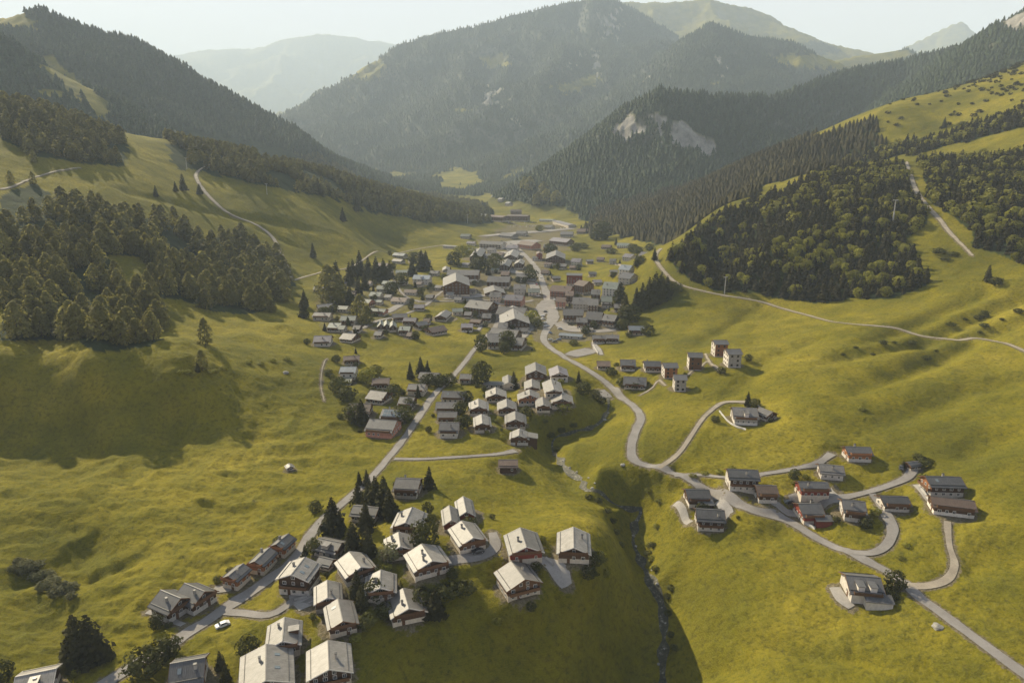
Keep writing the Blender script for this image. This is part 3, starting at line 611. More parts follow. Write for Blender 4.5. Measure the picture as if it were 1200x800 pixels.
    # balconies on the gable that faces the camera (or on the long side when that one does)
    if bal and (tier < 2 or name == 'hotel'):
        kind, sgn, half, span = vis[0] if abs((dx*gs).dot(toC)) > .5 or len(vis) < 2 else [v for v in vis if v[0] == 'e'][0]
        for lv in range(1, max(2, st)):
            z = eave/st*lv; d = 1.15
            if z > eave+.2: continue
            bw = span*.92; m_ = MB(); q = MB()
            def bx(m, u0, u1, v0, v1, z0, z1):
                if kind == 'g': a_, b2 = sorted((sgn*(half+v0), sgn*(half+v1))); m.box(a_, b2, u0, u1, z0, z1)
                else: a_, b2 = sorted((sgn*(half+v0), sgn*(half+v1))); m.box(u0, u1, a_, b2, z0, z1)
            bx(m_, -bw, bw, .02, d, z-.18, z); ba = m_.obj('balcony', WL['brown'], r)
            bx(q, -bw, bw, d-.08, d, z, z+.95); bx(q, -bw, -bw+.08, .05, d-.08, z, z+.95); bx(q, bw-.08, bw, .05, d-.08, z, z+.95); q.obj('railing', WL['orange' if wall == 'orange' else 'brown'] if wall != 'white' else WL['wood'], ba)
    if tier == 0:
        kind, sgn, half, span = vis[0]; m_ = MB(); m_.box(-.5, .5, -.06, .06, 0, 2.05); u = span*(.35 if rr.random() < .5 else -.35)
        loc = (sgn*(half+.07), u, .05) if kind == 'g' else (u, sgn*(half+.07), .05)
        dr = put('door', m_.mesh('door', WL['brown']), r, loc, (math.pi/2 if kind == 'g' else 0))
        h_ = MB(); h_.box(.32, .42, -.11, .11, .95, 1.05); h_.obj('handle', M['metal_dark'], dr)
    return r
def _lift(poly_label): pass
PLAN = []
def H(*a, **k):
    a = list(a)
    if a[1] < 505 and a[4] < 20 and abs(a[2]-a[0]) > 2*abs(a[3]-a[1]): a[4] *= 1.28; a[5] *= 1.05; e = (a[2]-a[0])*.05; a[0] -= e; a[2] += e
    if a[1] > 575 and a[0] < 720: a[4] *= .94; a[5] *= .95
    PLAN.append((a, k))
# -- lower left hamlet
H(18,793,66,783,11,5,'light','wood','light grey roofed chalet cut off by the bottom left corner of the photo',dorm=1,ch=1)
H(188,691,212,701,11,5.2,'dark','wood','dark slate chalet left of the pair above the parked white car, left one',pitch=30,base='white')
H(216,683,240,693,11,5,'dark','wood','dark slate chalet of the pair above the parked white car, right one',pitch=30,base='white')
H(199,777.5,241,770,13,5.5,'dark','wood','chalet with broad dark slate roof at the bottom edge beside the bushes',pitch=28,sky_=1)
H(267,675,285,660,7.5,5,'dark','orange','orange timber chalet on a paved deck, lowest of the three by the lane',pitch=26)
H(298,658,316,641,7.5,5,'dark','orange','orange timber chalet on a paved deck, middle of the three by the lane',pitch=26)
H(323,638,338,625,7.5,5,'dark','orange','orange timber chalet on a paved deck, uppermost of the three by the lane',pitch=26,sky_=1)
H(341.5,673,357.5,652.5,12.5,7,'light','wood','tall chalet with ribbed pale roof standing over the triangular lawn',base='white',ch=1,sky_=2,pitch=22)
H(373,630,401,636,10,3.6,'grey','beige','low grey roofed house with box dormer just right of the three orange chalets',dorm=1,ch=0)
H(374,652,391,656,6.5,2.4,'dark','wood','small dark roofed garage behind the tall ribbed roof chalet','garage',ch=0,bal=False)
H(383.5,679.5,384.3,700,9.5,4.8,'light','wood','chalet with one pale and one brown roof slope beside the flat parking terrace',ch=1)
H(396,701,402,728,10,4.6,'grey','wood','chalet with stained grey roof and small white porch below the parking terrace',ch=0,sky_=1)
H(333.5,723,331,751,11,5,'light','wood','pale roofed chalet with wedge dormer on its left slope, above the largest roof',dorm=1)
H(312,754.5,311.5,797,15.5,6,'light','wood','chalet with the largest pale roof, at the bottom edge of the photo',ch=1,sky_=2,pitch=20)
H(384.5,750,386,784,13.5,5.5,'light','wood','second largest pale roofed chalet at the bottom edge, right of the largest',ch=1,pitch=22)
H(409.5,646,423.3,664,12,5,'light','wood','pale roofed chalet with snow hooks right of the tall ribbed roof chalet')
H(446.3,667.5,445.5,688.5,11,4.6,'light','wood','small pale chalet with single black chimney between the skylight chalet and the spruces')
H(472.5,689,479.5,712.5,12.5,4.8,'light','wood','pale roofed chalet with black chimney at the edge of the shaded slope')
H(467,623,469.5,640,11.5,4.6,'light','wood','pale chalet with three black chimneys behind the round silvery bush',ch=3)
H(494,637,507,656.7,14,5.2,'light','wood','broad white roofed chalet with two chimneys and a long white balcony',ch=2,pitch=22)
H(483.5,594,475.5,612,12.5,4.6,'light','wood','pale chalet with a swept left eave and dark gable in the spruce shade',ex=None)
H(414,592,444,594.7,10,3.8,'grey','wood','low grey chalet hidden behind two pointed spruces',ch=0,bal=False)
H(464,560,493,561.5,13,4.4,'grey','wood','wide grey roofed house at the top of the spruce clump',ch=1)
H(526.6,592,529.3,609.4,7,4.8,'light','red','narrow house with bright red gable, left of the red pair',pitch=32,ch=0,bal=False)
H(543,581.4,546.7,599.3,7.5,4.8,'light','red','narrow house with dark red gable, right of the red pair',pitch=32,ch=0,bal=False)
H(541,610,555,629.6,11.5,4.8,'light','brown','pale roofed chalet just below the two red gabled houses',ch=1)
H(610,618,617.3,640.6,13,5.4,'light','red','pale roofed chalet with red side boards facing the paved forecourt',ch=1)
H(672.3,617.3,672.7,641.5,12.5,5.2,'light','wood','rightmost pale roofed chalet above the dark shaded slope',ch=1)
H(599,657,615.5,679,13.5,5.6,'grey','brown','brown timbered chalet with olive grey roof nearest the shaded slope',ch=1)
H(338,543,340.5,546,4,2.2,'light','brown','tiny lone shed in the rough meadow on the left','shed',ch=0,bal=False)
H(584,538.7,607,538.7,9,4,'brown','wood','lone dark brown barn in the bright meadow below the centre','barn',ch=0,bal=False,base='wood')
# -- right hand hamlet
H(852,549.5,888.5,551,11,6,'dark','wood','large dark slate chalet with pale side wall beside the upper lane fork',ch=1,base='white')
H(885,568.3,910,569,10.5,4.6,'brown','wood','only chalet with a reddish brown roof on the right, beside the road',base='white',ch=0)
H(803,573.5,831,573.5,11.5,4.2,'dark','wood','dark roofed chalet tucked behind a larger one left of the valley road',base='white',wing=(2,-1,3,1.6,2.6),ch=0)
H(815,596,849,598,11.5,5.6,'dark','wood','big dark roofed chalet casting a long shadow left of the valley road',base='white',ch=1)
H(990,523,1020,524,9.5,4.6,'dark','orange','chalet with sunlit orange gable standing alone above the white walled one',base='white')
H(959,543.5,988.5,546,10,3.8,'grey','white','low white walled chalet under a grey roof at the end of the upper lane',base='white',bal=False)
H(935,564.5,970,565,8.5,5,'dark','red','red fronted chalet with central chimney, above the L shaped roof',ch=1,base='beige')
H(935,590,962,590,12.5,4.6,'dark','red','chalet with an L shaped dark roof and red corner by the valley road',base='beige',wing=(3,-1,3,1.4,3))
H(986,585,1014,588,12,5,'dark','wood','chalet with a green tinted dark roof and rockery in front',base='white')
H(1031,581,1064,582,9,3.8,'dark','wood','low dark chalet with pale end wall on the inside of the lane bend',base='white',ch=0)
H(1084,558,1126,559,10.5,5.4,'dark','wood','long dark roofed chalet with bright orange end wall and white steps',base='white',ch=1,sky_=1)
H(1090,581,1142,587,10,4.2,'brown','wood','long brown roofed chalet with two roof levels above the dirt track',ch=0,base='white')
H(1063,542,1077,540,5,2.6,'dark','wood','tiny open garage at the end of the highest lane','garage',ch=0,bal=False)
H(990.6,673.5,1032,677,13,4.8,'dark','white','isolated dark roofed villa with two pale skylight boxes beside the straight road','villa',dorm=2,ch=0,wing=(3,-1,4,1.5,2.8),base='white')
H(859,477,886,478.5,12,4.4,'grey','grey','grey villa with garden wall alone on the meadow at the end of the curved track','villa',dorm=1,base='white')
H(891,477,905,483,7,3,'grey','wood','grass edged annex on the right of the grey villa','annex',ch=0,bal=False)
TW = dict(name='apartment_tower',cat='tower house',base='white',pl=.3,ch=0,pitch=18,wst='d',bal=False)
H(806.5,413,822.5,413.5,8.5,9,'dark','brown','brown fronted tower house standing alone left of the two highest ones',**TW)
H(836,398.5,851.5,398.5,8.5,9,'dark','orange','tower house with orange front, uppermost of the hillside towers',**TW)
H(851,409,867,409,9.5,9,'dark','grey','widest grey fronted tower house, rightmost of the hillside towers',**TW)
H(777,425.3,793,425.3,8.5,7.5,'dark','orange','tower house with orange front in the lower pair of hillside towers',**TW)
H(789.5,439,804,439.4,8.5,7.5,'dark','grey','lowest grey fronted tower house nearest the valley road',**TW)
H(737,381.7,754.5,382,9,5.5,'blue','brown','brown chalet with shiny blue grey roof on the open slope',ch=0)
H(694.5,392.7,709,393,9,4.5,'grey','wood','grey chalet behind the white forecourt, left one of two',base='white')
H(710,392.3,724.7,392.7,9,4.2,'grey','wood','grey chalet behind the white forecourt, right one of two')
H(700,423,714.5,423.3,8,3.6,'brown','wood','small brown roofed barn where the valley road straightens','barn',ch=0,bal=False)
H(727.5,421,744,421.6,11,4,'dark','wood','dark square roofed chalet, second in the row above the road bend',base='white')
H(755,423,773.5,423.3,10,4,'dark','wood','dark chalet with pale left wall, third in the row above the road bend',base='white')
H(732,441,756.5,442.5,12,3.2,'dark','wood','low dark chalet wrapped in shrubs beside the road bend',ch=1)
# -- middle cluster
H(519.5,458,545,458.8,10,3.6,'dark','white','long dark roofed house at the top of the stack of four by the village road',sky_=1)
H(512,471,535,471,9.5,3.4,'grey','grey','second from the top in the stack of four grey roofs by the village road')
H(514,482.5,535,482.5,8.5,3.4,'grey','wood','third from the top in the stack of four roofs by the village road',ch=0)
H(516.5,494.7,537.5,495,11,4,'dark','white','lowest of the stack of four with dark roof and white terrace rim',base='white')
H(560.7,467,561,476,11.5,4.6,'light','wood','pale gabled chalet with black chimney, above the one with the round pool terrace')
H(564.5,485,565.5,495.5,9.5,5,'light','wood','pale gabled chalet beside the round white terrace',ch=0)
H(581,453.5,581.5,461,13,4.2,'light','wood','uppermost pale gabled chalet left of the long flat garage')
H(593.7,467,594.3,476,11.5,4.4,'light','wood','pale gabled chalet touching the orange fronted chalet on its left',ch=0)
H(603.8,481.5,604.3,491,12,4.6,'light','wood','pale gabled chalet, middle of the column above the lane end',ch=0)
H(609,502,608.5,510,10.5,4.6,'light','wood','lowest gabled chalet of the column, with a white terrace at the lane end',base='white',wing=(0,1,3,2.4,3.4))
H(627.4,424.3,628.2,433.6,14,6.4,'light','wood','tallest pale gabled chalet at the top of the right column')
H(653.4,428,655.8,436.8,12,5,'lilac','white','chalet with lilac grey roof and dark front beside the shaded bank',base='white')
H(623.3,443.8,623.8,452.6,10,4.6,'light','beige','pale gabled chalet directly behind the orange fronted one',ch=0)
H(620.5,456,621.5,462.5,15,4.6,'light','orange','wide gabled chalet with bright orange front in the middle cluster')
H(646,444,649.5,456,11.5,4.4,'light','beige','pale chalet with crooked roof between the lilac and the white edged chalet')
H(658,459,659,467,13,4,'light','wood','wide low gabled chalet with pale frame, last before the shaded bank',ch=1)
H(636,465,637,474,9,4.2,'light','wood','narrow pale chalet with small white annex above the dark bank',ch=0)
H(595.5,439,596,448,8,4.2,'light','beige','small white roofed gable beyond the flat garage',ch=0,bal=False)
H(540,438,553,438.5,9,3,'grey','grey','low grey house beside the tall round broadleaf tree',ch=0)
H(568,448,591,448.5,6,2.4,'dark','grey','long low garage block with flat dark roof in the middle cluster','garage',ch=0,bal=False,pitch=5)
# -- left middle cluster
H(403,417.5,420.5,416.5,8.5,3.6,'brown','wood','brown roofed chalet at the top left corner of the wooded cluster')
H(400,429.5,417.5,429.5,10,4.6,'blue','white','chalet with pale blue grey roof in the wooded cluster',base='white')
H(401,444,412.5,444,7.5,2.6,'green','grey','flat green grey annex below the blue grey roof','annex',ch=0,bal=False,pitch=8)
H(437,443.5,456,443,9,4,'brown','wood','brown roofed chalet with dark recess at the centre of the wooded cluster')
H(435,457,453,459.5,11,4,'grey','wood','grey brown roofed chalet directly below the one with a dark recess')
H(410,473,434,473,12,4.4,'brown','wood','broad brown roofed chalet among conifers at the left edge of the cluster',base='wood')
H(480,449.5,498.5,450.5,9.5,4.2,'grey','beige','grey chalet with a dark square opening beside the village road')
H(469.5,465,485.5,466,10,4,'grey','wood','grey roofed chalet above the one covered in solar panels',ch=0)
H(493,436,514,437,9,3.4,'grey','grey','grey house half hidden by the hedge trees beside the village road',ch=0,bal=False)
H(450,479,473,480.5,10.5,4.6,'light','brown','house whose roof is covered in solar panels',sol=1,ch=2)
H(434.5,490.5,464,493,13,4.4,'dark','pink','wide dark roofed house with reddish end wall below the solar roof',ch=0,base='pink')
# -- left part of the village
H(372,357,389,355.5,11,4.4,'grey','wood','uppermost chalet of the leftmost group, with a large dark balcony opening')
H(369,366,387.5,366.5,9.5,4.4,'grey','beige','second chalet of the leftmost group, just below the uppermost')
H(387,378,400,378.5,12,3.4,'green','wood','square green grey roof in the middle of the leftmost group')
H(400.5,370,417,370,10,5,'green','beige','tall house with green grey roof right of the leftmost group')
H(369,393.5,388,393,13,3.6,'lilac','white','lowest left chalet with lilac grey roof on a pale terrace',base='white')
H(403,390,417,391.5,11,3.4,'grey','wood','grey chalet at the end of the lane, right of the lilac roof')
H(368.5,335.7,381.5,335.7,9,3.6,'grey','wood','small grey chalet farthest left behind the pale bushes',ch=0)
H(397,328,408,328.4,9,4,'lilac','beige','small lilac roofed house among the trees below the forest track')
H(418,349.5,435,351,11,5,'green','pink','house with reddish walls and green grey roof, upper one')
H(436,361,452,362,9,4.5,'green','pink','house with reddish walls and green grey roof, lower one')
H(435,342,447,342.5,11,4,'green','beige','pale green roof just above the reddish walled houses')
H(443,334.6,456,335,10,4.4,'green','grey','wide pale green roof, middle of the diagonal row')
H(449.5,329,461,329.5,9,4,'green','grey','topmost green roof of the diagonal row')
H(439,351,448,351.5,6,3.4,'green','grey','small hut with green roof beside the reddish walled houses','hut',ch=0,bal=False)
H(461,348,477,349,11,3.6,'brown','white','brown roofed house with white wall in the fork of the lanes',base='white')
H(486,322,504,322.5,13,7,'blue','white','white apartment house with two rows of dark windows and blue grey roof','apartment_house',base='white',pl=1,dorm=1,bal=False,cols=4)
H(464.5,316.5,479,316.5,9,3.6,'green','beige','beige house with pale green roof beside the narrow lane',ch=0)
H(463,296,475,297,11,5,'blue','grey','uppermost house on the left edge of the village, by the forest track')
H(462,303,472,304,9,4,'grey','grey','small grey house directly below the uppermost left house',ch=0)
H(442,308,457,308.5,10,4,'brown','wood','brown roofed house behind the conifer row on the left')
H(475,339,488.5,339.5,9,3.4,'brown','beige','low beige house below the white apartment house',ch=0)
H(460,368,476,367,11,4,'grey','wood','grey chalet at the left end of the row on the meadow edge')
H(474,372,488,372.5,10,3.6,'lilac','wood','lilac grey roof second in the row on the meadow edge')
H(469,382,481,382.3,11,4,'green','wood','pale roofed chalet in front in the row on the meadow edge')
H(487,378,499,376,10,4,'dark','wood','dark patched roof in the row on the meadow edge')
for i, (a, b_) in enumerate(((446,373.5),(453,373.5),(460,374.5))):
    H(a,b_,a+.2,b_+7,6.5,4.6,'green','wood','narrow steep roofed hut, %s of the three side by side on the meadow edge' % ('left one','middle one','right one')[i],'hut',pitch=42,ch=0,bal=False)
H(523,363,515.5,369.5,12,4.6,'grey','wood','lone chalet with grey gable roof on the meadow below the big hotel')
H(502,384,519,381,11,3.8,'brown','wood','low brown chalet on the meadow below the lone grey gable')
H(541,379,554,379,11,4,'lilac','wood','small lilac roofed chalet on white footings left of the twin block',base='white')
H(552.5,373.5,564,374.5,9,3.6,'brown','wood','small brown roofed chalet behind the lilac one on white footings',ch=0)
# -- village centre
H(552,351,577,354,18,8,'grey','brown','large grey roofed block with white framed dark hall front and red brown end wall','hotel',cat='hotel',base='white',pitch=26)
H(601,358,603.5,373,28,6.5,'light','wood','hotel with very wide pale gable roof and white balcony above the twin block','hotel',cat='hotel',pitch=20,base='white',ch=3)
H(586,359,616,361,18,7,'grey','grey','grey roofed rear wing behind the wide pale gabled hotel','hotel',cat='hotel',ch=0,bal=False)
H(572,391,588,391,17,6,'grey','wood','left house of the twin block with white ground floor at the meadow edge','apartment_house',base='white',pitch=22)
H(601,395,614.5,396,15,5.5,'grey','wood','right house of the twin block at the meadow edge','apartment_house',base='white',pitch=22)
H(578,384,607,387,14,6,'grey','wood','long connecting roof behind the twin block','apartment_house',ch=0,bal=False)
H(594,345,613,346,15,9,'lilac','pink','pinkish hotel with white balcony rows beside the main street','hotel',cat='hotel',base='beige')
H(534,319.5,534.7,329,30,13,'light','brown','biggest hotel, pale gable roof over four floors of balconies','hotel',cat='hotel',pitch=22,base='beige',ch=0,cols=7)
H(526.5,316,560.5,316.5,17,9,'grey','brown','long grey roofed wing behind the biggest hotel','hotel',cat='hotel',ch=1,bal=False)
H(573,323.5,597,324,18,8,'grey','wood','large flat looking grey roof between the biggest hotel and the street','apartment_house',ch=1,bal=False)
H(578,334,580,340,24,4,'light','wood','low hall with a wide curved pale roof before the large grey roof','hall',ch=0,pitch=18)
H(563,290,557,298,18,9,'grey','wood','dark gabled house behind trees, above the biggest hotel','apartment_house')
H(595,303,590.7,310,14,8,'light','wood','left of the twin dark gabled houses by the main street','apartment_house')
H(611,302,606.5,309,13,8,'light','wood','right of the twin dark gabled houses by the main street','apartment_house')
H(602,292,598,298.5,20,6,'light','wood','wide pale gable behind the twin dark gabled houses','apartment_house')
H(523,311,522.5,315.5,10,4,'light','grey','small pale gable on the green slope left of the grey wing',ch=0)
H(521,287,535,288,9,4,'light','white','long white roofed barn on the green slope at the left edge of the village','barn',ch=0,bal=False,pitch=12)
H(565,282,590,283.5,15,8,'grey','white','white pillared hotel at the far parking','hotel',cat='hotel',base='white',ch=0)
H(546,290,559,290.5,12,5,'lilac','grey','lilac grey roof near the far end of the village left of the street')
H(567,297,577,297.5,11,5,'grey','grey','small grey roofed house between the gabled house and the street',ch=0)
H(617,325,628,325.5,10,4,'grey','wood','small grey house at the edge of the main street, left side',ch=0)
H(619,338,632,338,12,5,'green','beige','green grey roofed house where the main street widens')
H(651.7,293,651,299,28,9,'light','wood','wide gabled hotel with pale roof and rows of dark balconies across the street','hotel',cat='hotel',pitch=22,ch=1,base='beige')
H(648,278,669,280,24,8,'lilac','brown','very large lilac grey roof at the far end of the village','hotel',cat='hotel',ch=1,bal=False)
H(671,302.5,681,303,14,6,'lilac','white','lilac roofed house with white corner on the green',base='white')
H(631,291.5,633,299,9,11,'brown','red','tall narrow red house beside the main street','apartment_house',ch=0,bal=False)
H(635,316,643.5,316.3,12,3.4,'brown','wood','low brown shop hut beside the main street','shop',ch=0,bal=False)
H(665,320,682,320.5,14,13,'dark','red','red walled apartment tower with flat dark roof, back of the block','apartment_house',pitch=8,ch=0,bal=False)
H(679,328,690,330,15,10,'brown','brown','brown timber apartment house right of the red walled tower','apartment_house',ch=0)
H(648,334,670,335.5,17,9,'brown','pink','reddish hotel with balconies at the corner of the plaza','hotel',cat='hotel',ch=2)
H(671,348,692,348.5,22,9,'grey','grey','big grey roof in the middle of the right hand block','apartment_house',ch=2,bal=False)
H(661,362,683,362.5,15,7,'grey','wood','dark fronted restaurant facing the plaza','restaurant',ch=1,base='beige')
H(689,365,706,366,18,6,'grey','wood','grey brown roof right of the dark fronted restaurant','apartment_house',ch=1)
H(708,330,725.5,331,24,8,'green','white','large green grey roofed house with white lower wing at the right edge of the block','apartment_house',base='white',ch=2)
H(709,368,723,369.5,14,6,'grey','wood','small fronted house with balcony at the right end of the block','apartment_house',base='beige')
H(657,390,682,392,8,3,'blue','white','long low pavilion with shiny bluish white roof at the plaza edge','pavilion',pitch=10,ch=0,bal=False,base='white')
H(680,384,694,384,7,2.6,'light','beige','beige market canopy hall beside the plaza','pavilion',pitch=12,ch=0,bal=False)
# -- far right of the village
H(706,286.5,716,287,13,4,'brown','wood','low brown barn alone on the far green','barn',ch=0,bal=False)
H(724,284.5,737,285,14,5,'green','beige','pale roofed house at the top of the right hand row')
H(733,297,742.5,298,15,6,'lilac','white','lilac roofed house, second in the right hand row',base='white')
H(728.5,310,740.5,311,15,6,'blue','white','blue grey roofed house, third in the right hand row',base='white')
H(730,319,743,320.5,16,6,'dark','beige','dark roofed house, lowest in the right hand row')
H(752,295,764.5,296,16,6,'lilac','beige','lilac grey chalet close to the forest corner')
# -- far end of the valley
H(558,250.5,571,251,20,7,'light','grey','white roofed lodge at the foot of the wooded knoll','lodge',ch=0,bal=False)
H(573,251.5,593.5,253,28,11,'brown','brown','long brown hotel block at the valley end, left part','hotel',cat='hotel',ch=0,bal=False,pitch=12)
H(595,251.5,620,252,30,14,'brown','brown','tall reddish brown hall at the valley end, right part','hotel',cat='hotel',ch=0,bal=False,pitch=8)
H(598,245.5,611.5,245.5,22,11,'brown','brown','smaller brown block rising behind the tall reddish hall','hotel',cat='hotel',ch=0,bal=False)
H(589,272.5,603,274,16,5,'dark','grey','dark low building between the two far parking areas','lodge',ch=0,bal=False)
H(612,282,628,284,18,8,'brown','pink','pinkish brown house between the far parking and the street','apartment_house',ch=0)
H(633,256.5,650,257,22,5,'green','white','long flat valley station with pale green roof','lift_station',cat='lift station',ch=0,bal=False,pitch=8)
H(652,258,671,263,20,6,'lilac','white','lilac white hall at the far right parking edge','hall',ch=0,bal=False,pitch=10)
H(640,263.5,648,264,14,5,'grey','beige','small beige building before the valley station','lodge',ch=0,bal=False)
for i, (x, y) in enumerate(((577,229.5),(585,231),(594,228.5))):
    H(x,y,x+5,y+.2,20,5,'light','grey','far hut beyond the valley hotel, %s of three' % ('left','middle','right')[i],'hut',ch=0,bal=False)
# -- smaller buildings filling the village
FILL = [(505,317,514,10,4,'grey','grey','small grey roof left of the long grey wing'),(511,334,518,8,4,'light','grey','hut at the left corner of the biggest hotel'),(603,333,616,14,7,'grey','white','grey roofed house between the twin gables and the street'),
(606,320,618,12,7,'grey','beige','house directly below the twin dark gables'),(582,295.5,590,11,6,'brown','grey','brown roof squeezed behind the twin gables'),(548,282.5,557,11,5,'lilac','beige','lilac roof left of the pillared hotel'),
(595,287,607,14,7,'lilac','white','white house with lilac roof right of the pillared hotel'),(572,290,581,12,6,'grey','white','grey roof just below the pillared hotel'),(638,286,650,16,8,'lilac','pink','pinkish house left of the very large lilac roof'),
(656,309,664,10,5,'grey','wood','grey chalet below the wide gabled hotel across the street'),(690,350,700,16,8,'grey','beige','grey roof between the block and the large green grey roof'),(705,347,717,14,7,'green','white','lower white wing of the large green grey roofed house'),
(694,339,703,14,8,'grey','wood','grey roof below the brown timber apartment house'),(652,348,663,13,8,'brown','pink','reddish wing of the plaza corner hotel'),(676,372,688,11,6,'grey','wood','low grey roof behind the market canopy hall'),
(720,356,729,10,5,'grey','wood','small grey house at the right flank of the block'),(611,384,619,8,3,'grey','grey','small annex at the right foot of the wide pale gabled hotel'),(575,342,587,14,6,'grey','beige','grey roof left of the pinkish hotel'),
(524,342,532,9,4,'light','white','white porch hut before the biggest hotel'),(500,345,508,9,4,'grey','wood','small chalet at the fork left of the biggest hotel'),(545,365,553,9,4,'grey','wood','small grey chalet left of the dark hall front'),
(566,367,576,11,5,'grey','wood','grey chalet below the dark hall front'),(585,378,595,12,5,'grey','wood','grey roof left below the wide pale gabled hotel'),(447,318,456,9,4,'grey','wood','small grey roof between the conifer row and the narrow lane'),
(468,327,477,9,4.5,'green','beige','green roofed house at the upper narrow lane'),(424,361,433,9,4.5,'green','grey','small green roof left of the lower reddish walled house'),(415,381,423,8,4,'grey','wood','small chalet under the reddish larches'),
(385,346,394,9,4,'grey','wood','small grey chalet behind the brownish larches'),(452,345,459,8,3.5,'grey','grey','small grey hut at the lower narrow lane'),(497,373,504,8,3.5,'brown','wood','tiny brown hut in the row on the meadow edge'),
(478,389,485,8,3,'brown','wood','lowest brown hut of the row on the meadow edge'),(700,301,708,12,4,'brown','wood','lone brown hut on the green behind the red tower'),(715,303,722,12,5,'grey','white','small grey house left of the second lilac roof'),
(658,271,671,18,6,'grey','grey','grey hall behind the very large lilac roof'),(677,268,689,18,5,'brown','wood','long brown barn at the forest foot, far right end'),(606,270.5,617,16,5,'grey','grey','grey roof on the far parking edge'),
(541,274,551,14,5,'green','grey','green roof under the conifers at the far left end'),(560,303.5,568,11,6,'grey','wood','grey roof right below the dark gabled house'),(588,318,597,12,6,'brown','wood','brown roof in the trees left of the twin gables'),
(625,300,631,9,5,'grey','white','small white house at the street bend, upper right'),(664,341,672,13,9,'brown','wood','brown roof behind the plaza corner hotel'),(440,388,448,8,3.5,'grey','wood','small chalet below the steep roofed huts lane'),
(398,381,405,8,3.5,'green','grey','small green hut by the lane among the leftmost group'),(489,330,495,8,4,'brown','grey','small brown roof below the white apartment house wing'),(533,348,541,8,3.4,'grey','grey','flat grey shelter on the hotel forecourt')]
for x0, y0, x1, W_h, e_, r_h, w_h, lb in FILL: H(x0, y0, x1, y0+.3, W_h, e_, r_h, w_h, lb, ch=0 if W_h < 10 else 1, bal=W_h > 10)

fr_ = random.Random(3); occ = [((a[0]+a[2])/2, (a[1]+a[3])/2, (a[2]-a[0]), a[4], k_.get('name','chalet'), a[8]) for a, k_ in PLAN]; new_ = []
for _ in range(900):
    if len(new_) >= 30: break
    x, y = fr_.uniform(368, 735), fr_.uniform(284, 396)
    if not (inpoly(np.array(x), np.array(y), [(372,345),(395,328),(440,305),(470,294),(560,288),(640,292),(720,300),(728,360),(700,385),(662,382),(655,350),(636,310),(622,340),(628,385),(560,380),(500,366),(470,378),(420,392),(375,392)])): continue
    s_ = .55+(y-284)/112*.75
    if any(abs(x-o[0]) < (max(o[2], 8)/2+7*s_+1) and abs(y-o[1]) < 8.5*s_+2 for o in occ+new_): continue
    if any(abs(x-np.interp(y, [p_[1] for p_ in ml], [p_[0] for p_ in ml])) < 14*s_ for ml in ([(603,288),(616,300),(629,315),(637,335),(644,355),(648,372),(641,385)],)): continue
    nb = min(occ, key=lambda o: (o[0]-x)**2+((o[1]-y)*1.8)**2); sd2 = 'right of' if x > nb[0]+6 else ('left of' if x < nb[0]-6 else ('behind' if y < nb[1] else 'below'))
    rf_ = fr_.choice(('grey','brown','dark','green','lilac')); lb = 'small %s roof %s the %s' % ({'grey':'grey','brown':'brown','dark':'dark','green':'greenish','lilac':'lilac'}[rf_], sd2, nb[5].split(',')[0])
    if len(lb.split()) > 16 or any(lb == o[5] for o in new_): continue
    new_.append((x, y, 11*s_, 9, 'chalet', lb)); H(x-5.5*s_, y, x+5.5*s_, y+fr_.uniform(-.6, .8), 8.5, fr_.uniform(3.5, 5), rf_, fr_.choice(('wood','grey','beige','wood','white')), lb, ch=0, bal=False)

# level building pads first, then the ground, then every house on its pad
for a, k in PLAN:
    pa_, pb_, cx, cy, gz = site(a[0], a[1], a[2], a[3], a[4], a[5], k.get('pitch', 24)); L_ = min(math.hypot(pb_[0]-pa_[0], pb_[1]-pa_[1]), a[4]*2.6); r_ = max(L_, a[4])*.5
    rr_ = np.hypot(GX-cx, GY-cy); f = 1-sm(0, 1, (rr_-r_)/6); WORN = np.maximum(WORN, .85*(1-sm(.2, 5.5, rr_-r_+1))); Ht = Ht*(1-f)+gz*f
build_ground()
for a, k in PLAN: house(*a, **k)
# ---------------------------------------------------------------- trees
def leaf_mat(name, a, b, trans=.25, inst='tint'):
    m = mat(name, rough=.75, spec=.12); k = N(m); pos = k.new('ShaderNodeNewGeometry').outputs['Position']
    f = k.noise(.9, pos, 3); c = k.ramp(f, [(.3,a),(.7,b)])
    if inst == 'tint': v = k.attr('tint').outputs['Fac']
    else: v = k.mth('ADD', k.mth('MULTIPLY', k.new('ShaderNodeObjectInfo').outputs['Random'], .6), .7)
    hv = k.new('ShaderNodeHueSaturation'); k.l(c, hv.inputs['Color']); k.l(v, hv.inputs['Value']); k.l(hv.outputs[0], k.b.inputs['Base Color'])
    tr = k.new('ShaderNodeBsdfTranslucent'); k.l(hv.outputs[0], tr.inputs[0]); ms = k.new('ShaderNodeMixShader'); ms.inputs[0].default_value = trans
    k.l(k.b.outputs[0], ms.inputs[1]); k.l(tr.outputs[0], ms.inputs[2]); k.l(ms.outputs[0], k.out.inputs[0]); return m
M['spruce'] = leaf_mat('spruce_needles', (.030,.030,.009), (.068,.060,.017), .25, 'o'); M['larch'] = leaf_mat('larch_needles', (.13,.13,.036), (.25,.22,.066), .55, 'o')
M['leaf'] = leaf_mat('broadleaf_foliage', (.15,.155,.022), (.27,.25,.042), .35, 'o'); M['dleaf'] = leaf_mat('garden_foliage', (.045,.050,.012), (.095,.092,.024), .3, 'o'); M['silver'] = leaf_mat('scrub_foliage', (.10,.10,.04), (.18,.17,.08), .3, 'o')
